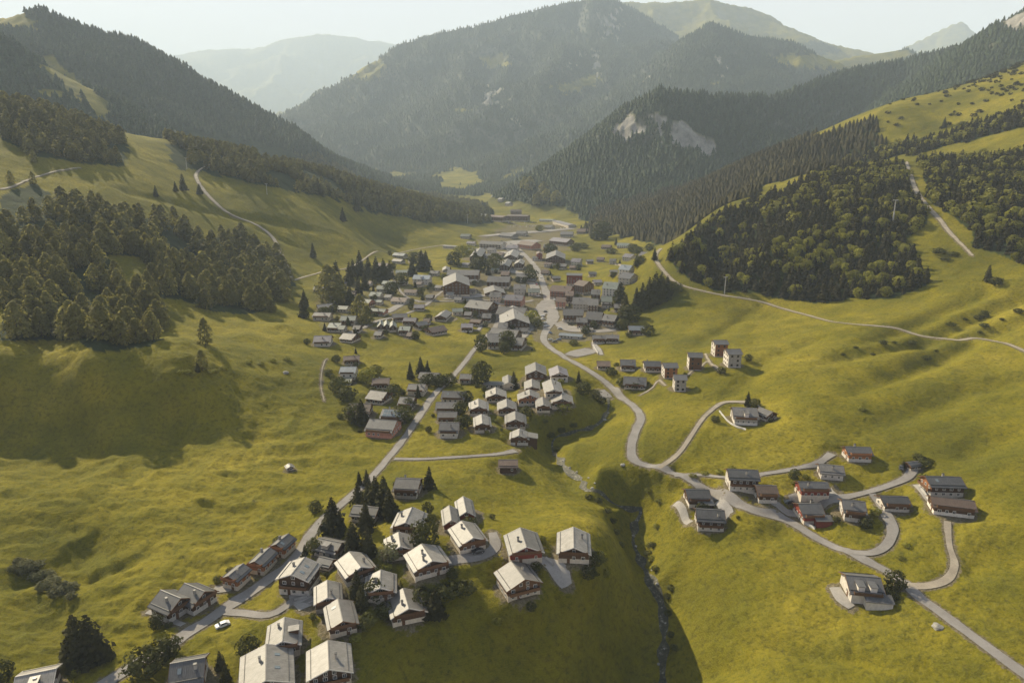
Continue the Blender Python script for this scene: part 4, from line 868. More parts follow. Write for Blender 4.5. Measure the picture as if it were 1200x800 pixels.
M['wood_mass'] = leaf_mat('forest_foliage', (.020,.018,.006), (.048,.040,.012), .2); M['wood_far'] = leaf_mat('far_forest_foliage', (.018,.032,.015), (.040,.056,.023), .15)
M['bright_mass'] = leaf_mat('broadleaf_forest_foliage', (.14,.14,.022), (.25,.23,.042), .3); M['larch_mass'] = leaf_mat('larch_forest_foliage', (.10,.10,.03), (.20,.178,.054), .5)
M['bark'] = surf('bark', (.035,.025,.018), (.10,.075,.055), 4.0)
def crown(kind, n, seed, leaf):
    """leaf-clump cards spread through a crown of height 1 (unit radius profile)"""
    g = np.random.default_rng(seed); u = g.random(n)
    if kind == 'spruce':
        t = 1-(1-u)**.62; t = t*.94+.06; tiers = 15; t = (np.floor(t*tiers)+.25+.5*g.random(n)*.6)/tiers; t = np.clip(t, .05, .985); R_ = (.235*(1-t)**.86+.006)
        rad = R_*(.35+.75*np.sqrt(g.random(n)))*(.85+.3*g.random(n)); droop = -.55
    elif kind == 'larch':
        t = .08+.9*u; R_ = .30*np.sin(np.clip((1-t)*1.12+.02, 0, 1)*math.pi*.62)**.9; rad = R_*(.4+.7*np.sqrt(g.random(n))); droop = -.15
    else:
        t = .1+.88*u; R_ = .46*np.sqrt(np.clip(1-((t-.52)/.50)**2, .02, 1)); rad = R_*(.55+.5*np.sqrt(g.random(n))); droop = .0
    ph = g.random(n)*6.2832; lob = 1+.16*np.sin(ph*3+seed+t*7)+.10*np.sin(ph*5+t*13); rad = rad*lob
    c = np.column_stack([np.cos(ph)*rad, np.sin(ph)*rad, t])
    up = {'spruce': .55, 'larch': .85}.get(kind, (t-.45)*1.9); jit = .42
    nr = np.column_stack([np.cos(ph), np.sin(ph), np.zeros(n)+up])+g.normal(0, jit, (n, 3)); nr /= np.linalg.norm(nr, axis=1)[:,None]
    sd_ = np.cross(nr, np.array([0, 0, 1.])+g.normal(0, .35, (n, 3))); sd_ /= np.linalg.norm(sd_, axis=1)[:,None]; out = -np.cross(nr, sd_); out *= np.where(out[:,2] > 0, -1, 1)[:,None]
    s = leaf*(.6+.8*g.random(n))*(1.15-.6*t if kind == 'spruce' else 1); a = out*(s*.75)[:,None]; b = sd_*(s*.5)[:,None]
    V = np.stack([c-a*.5-b*.7, c+a*.2-b, c+a, c+a*.2+b*1.0], 1).reshape(-1, 3); q = np.arange(n*4).reshape(n, 4)
    return V, q
def cones(tiers, k, seed, rad=.22, tip=.9):
    """star-edged drooping tiers: a light conifer for the woods"""
    g = np.random.default_rng(seed); V = []; T = []
    for i in range(tiers):
        z0 = .06+.86*i/tiers; z1 = min(1, z0+1.35/tiers+.06); r = rad*(1-i/tiers)**.85+.02; b = len(V); V.append((g.normal(0,.01), g.normal(0,.01), z1))
        for j in range(k*2):
            a = 6.2832*j/(2*k)+i*.7; rr = r*(1.12+.25*g.random() if j % 2 else .58); V.append((math.cos(a)*rr, math.sin(a)*rr, z0-(0.02 if j % 2 else -.03)+g.normal(0,.012)))
        for j in range(k*2): T.append((b, b+1+j, b+1+(j+1) % (2*k)))
    return np.array(V), np.array(T)
def mass(name, tmpl, X, Y, hs, wr, material, tint, props, step=None):
    """many trees as one mesh: tmpl = list of (V, F) of unit height"""
    n_ = len(X); Z = Hat(X, Y)-.2; rot = rng.random(n_)*6.2832; Vs = []; Fs = []; Ts = []; off = 0; pick = rng.integers(0, len(tmpl), n_)
    for k, (V, Fq) in enumerate(tmpl):
        s = np.flatnonzero(pick == k)
        if not len(s): continue
        c, sn = np.cos(rot[s])[:,None], np.sin(rot[s])[:,None]; h = hs[s][:,None]; w = h*wr[s][:,None]
        lean = rng.normal(0, .03, (len(s), 2)); x = (V[:,0]*c-V[:,1]*sn)*w+X[s][:,None]+V[:,2]*h*lean[:,:1]; y = (V[:,0]*sn+V[:,1]*c)*w+Y[s][:,None]+V[:,2]*h*lean[:,1:]; z = V[:,2]*h+Z[s][:,None]
        Vs.append(np.stack([x, y, z], -1).reshape(-1, 3)); Fs.append((Fq[None]+(np.arange(len(s))*len(V))[:,None,None]).reshape(-1, Fq.shape[1])+off); Ts.append(np.repeat(tint[s], len(V))); off += len(s)*len(V)
    return add_mesh(name, np.concatenate(Vs), np.concatenate(Fs), material, attrs={'tint': np.concatenate(Ts)}, props=props)
def grid_pts(x0, x1, y0, y1, sp, jit=.42):
    gx, gy = np.meshgrid(np.arange(x0, x1, sp), np.arange(y0, y1, sp*.9)); gx = gx + (np.arange(gx.shape[0]) % 2)[:,None]*sp*.5
    return (gx + rng.uniform(-jit, jit, gx.shape)*sp).ravel(), (gy + rng.uniform(-jit, jit, gy.shape)*sp).ravel()
TM = {}
for kd, mt_, n_, lf in (('spruce','spruce',620,.085),('larch','larch',560,.082),('leaf','leaf',520,.10),('dleaf','dleaf',560,.095),('silver','silver',420,.12)):
    TM[kd] = []
    for s_ in range(5 if kd != 'silver' else 3):
        V, q = crown('leaf' if kd in ('silver','dleaf') else kd, n_, 50+s_, lf); TM[kd].append(add_mesh('crown', V, q, M[mt_], link=False))
b_ = MB(); b_.tube((0,0,-.12),(0,0,.45),.020,.013,7); b_.tube((0,0,.45),(0,0,.93),.013,.003,6)
for i in range(6): a = i*1.9; z = .3+.09*i; b_.tube((0,0,z),(math.cos(a)*.10*(1.5-z),math.sin(a)*.10*(1.5-z),z-.01),.005,.002,4)
TRK = b_.mesh('trunk', M['bark'])
b_ = MB(); b_.tube((0,0,-.12),(0,0,.35),.032,.022,7)
for i in range(6): a = i*1.05; b_.tube((0,0,.25+.03*i),(math.cos(a)*.26,math.sin(a)*.26,.62+.04*i),.014,.004,5)
TRL = b_.mesh('trunk', M['bark'])
TREE_XY = []; NT = [0]
NAMES = {'spruce': ('spruce','spruce'), 'larch': ('larch','larch'), 'leaf': ('broadleaf_tree','broadleaf tree'), 'dleaf': ('broadleaf_tree','broadleaf tree'), 'silver': ('scrub_bush','bush')}
def tree(x, y, h, kd, label, group=None, wr=1.0, bush=False):
    NT[0] += 1; i = NT[0]; nm, ct = NAMES[kd]
    if bush: nm, ct = ('scrub_bush' if kd == 'silver' else 'bush'), 'bush'
    r = root(nm, (x, y, float(Hat(x, y))-.1), (i*2.399) % 6.283, label, ct, group); r.scale = (h*wr, h*wr, h); TREE_XY.append((x, y))
    put('crown', TM[kd][i % len(TM[kd])], r)
    if not bush: put('trunk', TRL if kd in ('leaf','silver','dleaf') else TRK, r)
    return r
def T(px, py, hpx, kd, label, group=None, wr=1.0, bush=False):
    x, y, z = pix(px, py); d = project(x, y, z)[2]; return tree(x, y, hpx*d/F/.93, kd, label, group, wr, bush)
L = [
 (93,776,62,'spruce','left one of two big dark spruces above the bottom left chalet',None,1.25),(109,774,60,'spruce','right one of two big dark spruces above the bottom left chalet',None,1.3),
 (170,792,34,'leaf','dark rounded tree beside the village road at the bottom edge',None,1.2),(186,776,26,'leaf','dark tree between the road and the broad slate roof at the bottom',None,1.2),(200,766,22,'leaf','small dark tree at the upper corner of the broad slate roof',None,1.2),
 (4,797,24,'leaf','dark bush cut by the bottom left corner',None,1.1),
 (259,783,24,'spruce','small spruce on the lawn left of the largest pale roof',None,1.0),(265,797,22,'spruce','spruce at the bottom edge left of the largest pale roof',None,1.1),
 (292,768,24,'leaf','round dark tree touching the upper left corner of the largest roof',None,1.1),
 (391,624,44,'spruce','large dark conifer at the left end of the spruce clump by the road',None,1.35),
 (421,568,17,'spruce','smallest pointed spruce at the back of the clump below the wide grey roof',None,.9),(430,569,20,'spruce','small pointed spruce next to the smallest one at the back of the clump',None,.9),
 (420,592,28,'spruce','broad spruce directly behind the hidden grey chalet, left side',None,1.2),(432,594,30,'spruce','broad spruce directly behind the hidden grey chalet, right side',None,1.1),
 (441,597,42,'spruce','tallest left spruce of the clump beside the wide grey roof',None,1.1),(451,600,44,'spruce','tallest middle spruce of the clump beside the wide grey roof',None,1.1),(457,606,36,'spruce','right outermost spruce of the clump beside the wide grey roof',None,1.1),
 (429,622,36,'spruce','pointed spruce standing before the hidden grey chalet',None,1.15),(414,648,40,'spruce','big bright edged spruce above the snow hook roof, left one',None,1.15),(431,652,38,'spruce','big dark spruce above the snow hook roof, right one',None,1.15),
 (419,700,36,'spruce','dark spruce between the snow hook roof and the small pale chalet',None,1.0),(424,712,30,'spruce','lower dark spruce by the brown and pale roof gap',None,1.1),
 (503,572,27,'spruce','lone slim spruce right of the wide grey roofed house',None,1.0),(499,642,34,'leaf','leafy tree right of the pale chalet with the swept eave',None,1.0),
 (510,722,36,'spruce','dark conifer right of the pale roof at the edge of the shaded slope',None,1.35),(496,712,24,'leaf','leafy tree squeezed beside the pale roof at the shaded slope',None,1.2),
 (458,655,19,'silver','round silvery bush between the three chimney chalet and its neighbour',None,1.4),(368,648,18,'leaf','small tree left of the low grey dormer house',None,1.0),(358,652,16,'spruce','young spruce beside the pale ribbed roof',None,1.1),
 (440,700,22,'leaf','leafy tree in front of the small pale chalet',None,1.2),(452,722,16,'leaf','low leafy tree below the small pale chalet',None,1.5),(430,735,16,'leaf','low bush tree right of the stained grey roof',None,1.4),(398,760,10,'leaf','bright bush at the lip of the shaded slope',None,1.6),
 (370,600,14,'leaf','small leafy tree beside the lane corner',None,1.1),(525,700,18,'leaf','leafy shrub on the bank below the broad white roof',None,1.6),(545,695,14,'leaf','leafy shrub on the bank above the forecourt lane',None,1.8),
 (628,668,10,'leaf','shrub between the two rightmost pale roofed chalets',None,1.4),(700,660,14,'leaf','shrub on the shaded edge right of the rightmost chalet',None,1.4),(690,676,14,'leaf','shrub below the rightmost pale roofed chalet',None,1.5),
 (1048,690,22,'leaf','dark tree against the isolated villa beside the straight road',None,1.1),(1040,702,16,'leaf','dark shrub at the lower corner of the isolated villa',None,1.4),
 (876,476,18,'spruce','slim spruce behind the grey villa',None,.9),(885,477,10,'leaf','small tree behind the grey villa annex',None,1.2),(838,494,7,'leaf','dark round bush left of the grey villa',None,1.6),
 (1058,548,10,'spruce','small spruce beside the tiny open garage',None,1.0),(1083,546,10,'leaf','dark bush right of the tiny open garage',None,2.0),(992,532,6,'leaf','low bush left of the lone orange gable',None,1.5),
 (1015,618,12,'leaf','garden shrub before the green tinted roof',None,1.3),(845,438,8,'leaf','shrub beside the middle tower houses',None,1.4),(877,423,8,'leaf','shrub right of the widest tower house',None,1.2),
 (728,452,9,'leaf','shrub at the left corner of the shrub wrapped chalet',None,1.4),(752,453,9,'leaf','shrub at the right corner of the shrub wrapped chalet',None,1.6),(745,455,7,'leaf','shrub in front of the shrub wrapped chalet',None,1.6),(716,440,9,'leaf','shrub between the small brown barn and its neighbour',None,1.5),
 (759,393,12,'leaf','dark bush right of the shiny blue grey roof',None,1.4),
 (745,364,27,'spruce','leftmost spruce of the dense wedge on the open slope',None,.9),(752,362,30,'spruce','second spruce of the dense wedge on the open slope',None,1.0),(760,360,34,'spruce','third spruce of the dense wedge on the open slope',None,1.0),(767,357,38,'spruce','tallest spruce of the dense wedge on the open slope',None,1.0),(774,354,34,'spruce','second from the right in the dense wedge of spruces',None,1.1),(781,348,24,'spruce','rightmost spruce of the dense wedge on the open slope',None,1.1),(788,343,12,'leaf','leafy tail of the dense wedge of spruces',None,2.0),
 (727,362,30,'spruce','dark conifer right of the large green grey roof',None,1.1),(732,372,28,'spruce','dark conifer behind the house at the right end of the block',None,1.2),(738,378,20,'leaf','leafy tree right of the house at the end of the block',None,1.3),(730,386,12,'leaf','low tree below the house at the end of the block',None,1.4),
 (564,450,26,'leaf','tall round broadleaf tree above the pale gabled chalets',None,.95),(602,455,20,'spruce','dark conifer between flat garage and orange fronted chalet',None,1.1),(617,487,10,'leaf','round bush below the orange fronted chalet',None,1.6),(540,486,16,'leaf','tall shrub between the stack of four and the pale gables',None,1.1),(543,500,13,'leaf','shrub beside the round white terrace',None,1.6),(546,470,12,'leaf','shrub right of the topmost roof of the stack of four',None,1.4),
 (526,452,14,'leaf','hedge tree by the village road, upper right',None,1.3),(515,453,14,'leaf','hedge tree by the village road, second from the right',None,1.3),(503,452,14,'leaf','hedge tree by the village road, third from the right',None,1.4),
 (481,444,20,'spruce','left spruce of three behind the hedge at the meadow corner',None,.9),(493,438,20,'spruce','middle and darkest spruce of three behind the hedge at the meadow corner',None,1.1),(501,438,16,'spruce','right spruce of three behind the hedge at the meadow corner',None,.9),
 (490,466,16,'spruce','slim conifer in front of the grey chalet with the dark square opening',None,.8),(462,464,14,'leaf','round leafy tree at the centre of the wooded cluster',None,1.3),(430,448,16,'leaf','bright leafy tree right of the pale blue grey roof',None,1.3),(440,440,12,'leaf','bright leafy tree at the upper meadow of the wooded cluster',None,1.5),
 (398,460,18,'leaf','leafy tree at the left edge of the wooded cluster',None,1.3),(407,470,16,'leaf','leafy tree above the broad brown roof',None,1.4),(424,497,30,'spruce','large dark conifer before the broad brown roof',None,1.25),(413,492,18,'leaf','leafy tree at the lower left of the wooded cluster',None,1.2),(394,424,8,'leaf','small dark bush left of the brown roof at the cluster corner',None,1.4),(417,414,7,'spruce','tiny spruce on the meadow edge above the cluster',None,.9),(446,468,12,'leaf','shrub below the grey brown roof in the cluster',None,1.4),(385,440,7,'leaf','bush on the outer left bank of the cluster',None,1.6),(474,495,20,'leaf','dark tree right of the solar roof house',None,1.1),(480,478,12,'leaf','shrub between the solar roof and the road',None,1.3),
 (678,450,16,'spruce','slim conifer on the shaded bank right of the lilac roof',None,.8),(684,462,14,'leaf','shrub on the shaded bank near the stream head',None,1.4),(697,466,9,'leaf','low shrub at the stream head',None,1.8),(705,472,7,'leaf','small shrub on the stream bank',None,1.8),
 (650,476,8,'leaf','left bright shrub on the lip of the dark bank',None,2.2),(662,480,8,'leaf','right bright shrub on the lip of the dark bank',None,2.2),
 (237,434,24,'larch','larch on the shelf edge left of the streamlet',None,.9),(241,404,31,'larch','slim larch alone below the left grove',None,.8),(232,436,12,'spruce','small dark conifer leaning on the shelf edge larch',None,1.0),
 (330,352,32,'larch','broad larch beside the bend of the forest track',None,1.2),(319,366,16,'larch','small larch below the bend of the forest track',None,1.0),(296,357,14,'spruce','small dark spruce below the grove beside the track',None,.8),(356,372,22,'spruce','dark conifer at the left edge of the village',None,1.0),
 (367,302,17,'spruce','lone spruce on the pale meadow above the village',None,.9),(402,260,16,'spruce','dark lone spruce on the high meadow, left of a pair',None,1.0),(418,248,18,'spruce','dark lone spruce on the high meadow, right of a pair',None,1.0),
 (215,224,20,'spruce','tall spruce beside the forest track on the high meadow',None,.9),(206,225,12,'spruce','small spruce left of the tall one beside the forest track',None,1.0),(234,228,12,'spruce','small leaning conifer right of the tall one beside the forest track',None,1.3),(183,231,13,'spruce','single dark spruce in the middle of the high meadow',None,.9),
 (373,228,18,'spruce','spruce at the lower tip of the high forest strip',None,1.1),
 (395,340,34,'spruce','tall conifer group behind the leftmost houses, left one',None,1.0),(386,352,40,'larch','tall brownish larch beside the leftmost chalet group',None,1.1),(396,356,34,'larch','second brownish larch beside the leftmost chalet group',None,1.1),(411,360,26,'spruce','conifer above the tall green grey roofed house',None,1.0),(422,376,30,'larch','reddish brown larch right of the tall green grey roofed house',None,1.0),(430,380,22,'larch','small reddish larch beside the lane end',None,1.1),
 (357,360,20,'spruce','dark conifer left of the uppermost left chalet',None,1.1),(420,346,24,'spruce','spruce behind the upper reddish walled house',None,.9),(428,340,22,'spruce','spruce left of the pale green roofs',None,.9),(410,334,26,'spruce','spruce right of the small lilac roofed house',None,1.0),(380,372,12,'leaf','bush between the leftmost chalets',None,1.3),
 (414,324,20,'spruce','leftmost conifer of the row above the green roofs',None,1.0),(422,323,28,'spruce','second conifer of the row above the green roofs',None,1.0),(432,326,24,'spruce','third conifer of the row above the green roofs',None,1.1),(441,330,28,'spruce','fourth conifer of the row above the green roofs',None,1.1),(450,330,26,'spruce','fifth conifer of the row above the green roofs',None,1.1),(457,326,20,'spruce','last conifer of the row above the green roofs',None,1.0),
 (483,324,22,'spruce','dark conifer left of the white apartment house',None,1.0),(494,318,24,'spruce','left conifer behind the white apartment house',None,1.2),(499,317,22,'spruce','right conifer behind the white apartment house',None,1.2),(486,308,12,'leaf','round tree on the slope above the white apartment house',None,1.3),(471,334,14,'leaf','dark tree between the narrow lane and the beige house',None,1.2),(459,345,14,'leaf','leafy tree left of the narrow lane',None,1.3),
 (532,312,16,'leaf','leafy tree on the slope behind the biggest hotel',None,1.1),(541,300,12,'leaf','bright shrub row above the grey wing, left',None,1.5),(549,298,10,'leaf','bright shrub row above the grey wing, right',None,1.6),(557,315,22,'spruce','dark conifer before the dark gabled house',None,1.1),(563,318,16,'leaf','tree beside the dark gabled house',None,1.1),(580,318,20,'leaf','tall dark round tree left of the twin dark gables',None,1.0),(572,322,12,'spruce','small dark conifer below the dark gabled house',None,1.1),
 (564,412,20,'leaf','dark tree at the left corner of the twin block',None,.8),(595,410,22,'leaf','left tree in the gap of the twin block',None,.9),(591,414,14,'leaf','right tree in the gap of the twin block',None,1.0),(624,378,14,'leaf','bright tree at the edge of the plaza',None,1.2),(629,383,10,'leaf','bushy tree right of the wide gabled hotel',None,1.3),(672,404,6,'leaf','bush at the end of the shiny pavilion',None,2.0),
 (622,330,14,'leaf','dark tree left of the main street bend',None,1.3),(644,298,12,'leaf','dark tree left of the wide gabled hotel across the street',None,1.2),(675,295,10,'leaf','round shrub right of the wide gabled hotel across the street',None,1.3),
 (722,287,8,'spruce','thin spruce left of the pale roof in the right hand row',None,1.0),(741,296,10,'leaf','dark tree behind the lilac roof in the right hand row',None,1.3),(748,297,8,'leaf','shrub between the two lilac roofs',None,1.5),(746,312,14,'spruce','left conifer beside the blue grey roof in the right hand row',None,1.1),(750,310,10,'leaf','leafy tree left of the chalet at the forest corner',None,1.3),(761,294,8,'leaf','tree behind the chalet at the forest corner',None,1.3),(767,305,14,'spruce','dark spruce right of the chalet at the forest corner',None,1.0),(716,297,6,'leaf','shrub row behind the second row house',None,2.4),
 (705,281,20,'leaf','big dark tree at the far green edge',None,1.2),(697,281,8,'leaf','left low tree at the far green edge',None,1.6),(683,291,6,'leaf','low shrub right of the very large lilac roof',None,2.2),(632,271,7,'leaf','bright green tree between the far parking areas',None,1.5),
 (615,222,14,'larch','left clump tree on the far meadow',None,1.3),(621,224,16,'larch','second clump tree on the far meadow',None,1.3),(630,240,14,'larch','foremost clump tree on the far meadow',None,1.4),(640,236,14,'larch','fourth clump tree on the far meadow',None,1.4),(652,238,14,'larch','rightmost clump tree on the far meadow',None,1.5),(637,228,14,'larch','rear clump tree on the far meadow',None,1.4),
 (1038,210,12,'spruce','taller spruce on the crest right of the mid forest',None,.9),(1106,150,12,'spruce','lone pointed spruce on the upper right meadow',None,.9),(1127,151,8,'leaf','small round tree right of the lone pointed spruce',None,1.3),(1157,330,20,'spruce','dark spruce at the foot of the right cleared strip',None,.9),(1166,334,9,'leaf','dark shrub below the spruce at the cleared strip',None,1.6),(1153,372,8,'leaf','dark shrub in the right gully',None,1.3),
 (1100,297,6,'leaf','upper shrub in the clearing below the pylon',None,2.6),(1117,300,5,'leaf','middle shrub in the clearing below the pylon',None,2.4),(1107,305,5,'leaf','lower shrub in the clearing below the pylon',None,2.4),
 (40,190,12,'larch','left larch on the high left meadow',None,1.1),(13,215,14,'larch','larch beside the footpath at the left edge',None,1.0),(39,216,14,'larch','second larch beside the footpath at the left edge',None,.9),
]
for a in L:
    px, py, h, kd, lb, gr, wr = a; kd = 'dleaf' if kd == 'leaf' and 'bright' not in lb else kd; T(px, py, h, kd, lb, gr, wr, bush=('bush' in lb or 'shrub' in lb))
for i, (px, py, h) in enumerate([(22,660,7),(30,664,9),(38,668,10),(26,672,8),(46,664,8),(44,678,10),(56,676,9),(52,690,10),(62,684,10),(70,692,11),(78,694,11),(66,698,9),(86,690,8),(14,668,6),(84,700,7)]):
    T(px, py, h, 'silver', 'grey green bush in the thicket in the hollow at the left edge', 'grey green bushes in the left hollow', 1.7, True)
for i, (px, py) in enumerate([(212,437),(220,437),(226,440),(247,437),(255,436),(262,433),(292,426),(306,428),(320,424),(336,422)]):
    T(px, py, 4, 'leaf', 'low scrub along the little ditch on the left shelf', 'scrub along the shelf ditch', 2.2, True)
for i, (px, py) in enumerate([(812,559),(826,556),(842,554),(858,550),(1062,640),(1056,655),(760,640),(770,618),(764,655),(930,566),(944,560),(1010,480),(760,576),(772,588)]):
    T(px, py, 4, 'leaf', 'low weedy scrub on the banks by the right hand lanes', 'scrub by the right hand lanes', 2.4, True)
def free(x, y, m=1.0):
    if any(math.hypot(x-hx, y-hy) < hr*.95+m for hx, hy, hr, *_ in HOUSES): return False
    return not any(((q[:,0]-x)**2+(q[:,1]-y)**2).min() < (q[:,2].max()*.5+1.0)**2 for nm, sf, q in ROADS)
gr_ = random.Random(5)
for hx, hy, hr, lb_, hpx, hpy, *_ in list(HOUSES):
    if hpy > 560: zone, pr = ('lower left hamlet' if hpx < 720 else 'right hand hamlet'), (3 if hpx < 720 else 2)
    elif hpy > 402: zone, pr = ('middle clusters' if hpx < 690 else 'roadside rows'), 2
    elif hpy > 290: zone, pr = 'village', 1
    else: continue
    if any(w_ in lb_ for w_ in ('lone', 'isolated', 'shed', 'tower', 'barn', 'largest')): continue
    for _ in range(pr):
        a_ = gr_.uniform(0, 6.283); d_ = hr+gr_.uniform(1.5, 5); x_, y_ = hx+math.cos(a_)*d_, hy+math.sin(a_)*d_
        if not free(x_, y_): continue
        sd_ = ('right of' if math.cos(a_) > 0 else 'left of') if abs(math.cos(a_)) > .7 else ('behind' if math.sin(a_) > 0 else 'in front of')
        def lab(k, dflt):
            s_ = '%s %s the %s' % (k, sd_, lb_.split(',')[0]); return s_ if len(s_.split()) <= 16 else dflt
        if zone == 'village' or gr_.random() < .2:
            tree(x_, y_, gr_.uniform(4, 9) if zone == 'village' else gr_.uniform(3, 5.5), gr_.choice(('dleaf','dleaf','spruce')), lab('small dark tree', 'small dark garden tree in a gap between the houses of the '+zone), 'garden trees of the '+zone, gr_.uniform(.8, 1.3))
        else: tree(x_, y_, gr_.uniform(1.3, 3.2), gr_.choice(('dleaf','dleaf','leaf')), lab('low bush', 'low garden bush close to a house wall in the '+zone), 'garden bushes of the '+zone, gr_.uniform(1.1, 1.8), bush=True)
for i, (px, py) in enumerate([(1008,410),(1020,406),(1032,404),(1040,410),(1048,402),(1060,400),(1072,402),(1082,396),(1018,414),(1095,392),(1112,384),(1124,380),(1132,376),(1140,380),(1150,374),(1162,370),(1170,374),(1180,366),(1192,364),(1140,388),(1150,392),(1128,384),(1158,384),(1172,380),(985,416),(995,413),(1086,420),(1070,428),(1100,410)]):
    if i % 2 == 0: T(px+(i*37 % 11)-5, py+(i*13 % 5)-2, 2.5+(i*7 % 4), 'dleaf', 'dark scrub filling the shadowed gullies of the right slope', 'scrub in the right slope gullies', 2.4, True)
for i, (px, py) in enumerate([(712,600),(718,612),(722,625),(728,640),(690,584),(702,588),(765,640),(782,700),(786,690),(768,668),(783,720),(652,528),(646,512),(658,506),(672,500),(760,650),(790,760),(786,745)]):
    T(px, py, 5, 'dleaf', 'dark low bush on the steep banks of the stream', 'bushes on the stream banks', 2.0, True)
# ---- woods: positions from jittered grids on the slopes
def clear_of(X, Y, rad=1.0):
    ok = np.ones(len(X), bool)
    for hx, hy, hr, *_ in HOUSES: ok &= np.hypot(X-hx, Y-hy) > hr+2
    for nm, sf, q in ROADS:
        if q[:,0].min()-10 > X.max(): continue
        for p in q[::3]: ok &= (X-p[0])**2+(Y-p[1])**2 > (p[2]*.5+3)**2
    return ok
def wood(key, sp, box):
    X, Y = grid_pts(*box, sp); Z = Hat(X, Y); f, c, px, py = cover(X, Y, Z); m = c[key] & (px > -160) & (px < 1330); return X[m], Y[m], px[m], py[m]
GRV = []
X, Y, px, py = wood('left_grove', 12.0, (-420, -60, 280, 900))
m = ~inpoly(px, py, [(128,300),(168,300),(190,338),(160,345),(135,330)]); m &= (vnoise(X/26, Y/26, 9) > -.15); m &= clear_of(X, Y); X, Y = X[m], Y[m]
inv = (project(X, Y, Hat(X, Y))[0] > -8); d = np.hypot(X, Y); order = np.argsort(np.where(inv, d, 1e9))
nI = 300 - sum(1 for o in bpy.data.objects if o.name.split('.')[0] in ('larch', 'spruce') and o.type == 'EMPTY')
sel = order[:nI]; rest = np.setdiff1d(np.arange(len(X)), sel)
ZN = [(120,'in the grove at the left edge of the photo, lower rows'),(210,'in the middle lower rows of the left grove'),(400,'on the right flank of the left grove towards the track')]
for i in sel:
    h = rng.uniform(14, 24); pxi, pyi, _ = project(X[i], Y[i], float(Hat(X[i], Y[i])))
    cz = ['at the left edge','near the left edge','left of the middle','in the middle','right of the middle','at the track end'][int(np.clip(pxi/58, 0, 5))]
    rw = ['topmost','upper','middle','lower','lowest'][int(np.clip((pyi-225)/38, 0, 4))]; sz = 'tall' if h > 20.5 else ('short' if h < 17 else 'middling')
    tree(X[i], Y[i], h, 'larch', '%s larch in the left grove, %s rows, %s' % (sz, rw, cz), '%s larches in the %s rows of the left grove %s' % (sz, rw, cz), rng.uniform(.8, 1.2))
LM = [crown('larch', 150, 80+i, .14) for i in range(4)]
SMd = [cones(6, 5, 90+i) for i in range(4)]; SFar = [cones(3, 4, 70+i, .26) for i in range(3)]; BM = [crown('leaf', 90, 60+i, .22) for i in range(4)]
mass('larch_wood', LM, X[rest], Y[rest], rng.uniform(14, 22, len(rest)), rng.uniform(.8, 1.2, len(rest)), M['larch_mass'], rng.uniform(.7, 1.3, len(rest)), {'kind': 'stuff'})
XX = []; 
for key, sp, box in (('left_rim', 10, (-900,0,600,1500)),('left_rim2', 9.5, (-700,200,700,2500)),('knoll', 11, (-400,100,1300,2800))):
    X, Y, px, py = wood(key, sp, box); m = (vnoise(X/45, Y/45, 19) > -.15) & ~inpoly(px, py, [(288,170),(332,170),(360,190),(330,194),(300,188)]) & clear_of(X, Y); XX.append((X[m], Y[m]))
X = np.concatenate([a for a, b in XX]); Y = np.concatenate([b for a, b in XX])
mass('left_ridge_wood', LM, X, Y, rng.uniform(10, 19, len(X)), rng.uniform(.8, 1.15, len(X)), M['larch_mass'], rng.uniform(.6, 1.2, len(X)), {'kind': 'stuff'})
X1, Y1, *_ = wood('right_near', 6.5, (80, 700, 500, 1050)); X2, Y2, *_ = wood('right_near2', 6.6, (250, 900, 420, 950)); X3, Y3, *_ = wood('hedge', 7, (300, 1100, 600, 1400))
X = np.concatenate([X1, X2, X3]); Y = np.concatenate([Y1, Y2, Y3]); m = clear_of(X, Y); X, Y = X[m], Y[m]
bl = (vnoise(X/30, Y/30, 29)*.6+rng.uniform(-.5, .5, len(X))) > .27; px, py, _ = project(X, Y, Hat(X, Y)); vis = (px > 760) & (px < 1210)
db = np.hypot(X, Y); cand = np.flatnonzero(bl & vis); cand = cand[np.argsort(db[cand])]
nb = 300 - sum(1 for o in bpy.data.objects if o.name.split('.')[0] == 'broadleaf_tree' and o.type == 'EMPTY'); ib = cand[:min(nb, 190)]
for i in ib:
    cz = ['at the village end','above the track bend','in the middle','left of the pylon','below the pylon','beside the clearing','by the cleared strip','at the right edge'][int(np.clip((px[i]-770)/54, 0, 7))]
    rw = ['topmost','upper','middle','lower','lowest'][int(np.clip((py[i]-195)/31, 0, 4))]; h = rng.uniform(6, 10.5)
    tree(X[i], Y[i], h, 'leaf', '%s light broadleaf tree in the right slope wood, %s part, %s' % ('large' if h > 8.5 else 'small', rw, cz), '%s broadleaf trees, %s part of the right wood %s' % ('large' if h > 8.5 else 'small', rw, cz), rng.uniform(.9, 1.3))
rb = np.setdiff1d(np.flatnonzero(bl), ib)
mass('broadleaf_wood', BM, X[rb], Y[rb], rng.uniform(7, 11, len(rb)), rng.uniform(.9, 1.3, len(rb)), M['bright_mass'], rng.uniform(.6, 1.2, len(rb)), {'kind': 'stuff'})
sp_ = np.flatnonzero(~bl); SM2 = [crown('spruce', 110, 30+i, .16) for i in range(4)]
mass('right_slope_wood', SM2, X[sp_], Y[sp_], rng.uniform(7, 14, len(sp_)), rng.uniform(.95, 1.3, len(sp_)), M['wood_mass'], rng.uniform(.6, 1.35, len(sp_)), {'kind': 'stuff'})
X, Y, px, py = wood('right_mid', 7.8, (50, 1400, 850, 1900)); m = clear_of(X, Y); X, Y = X[m], Y[m]
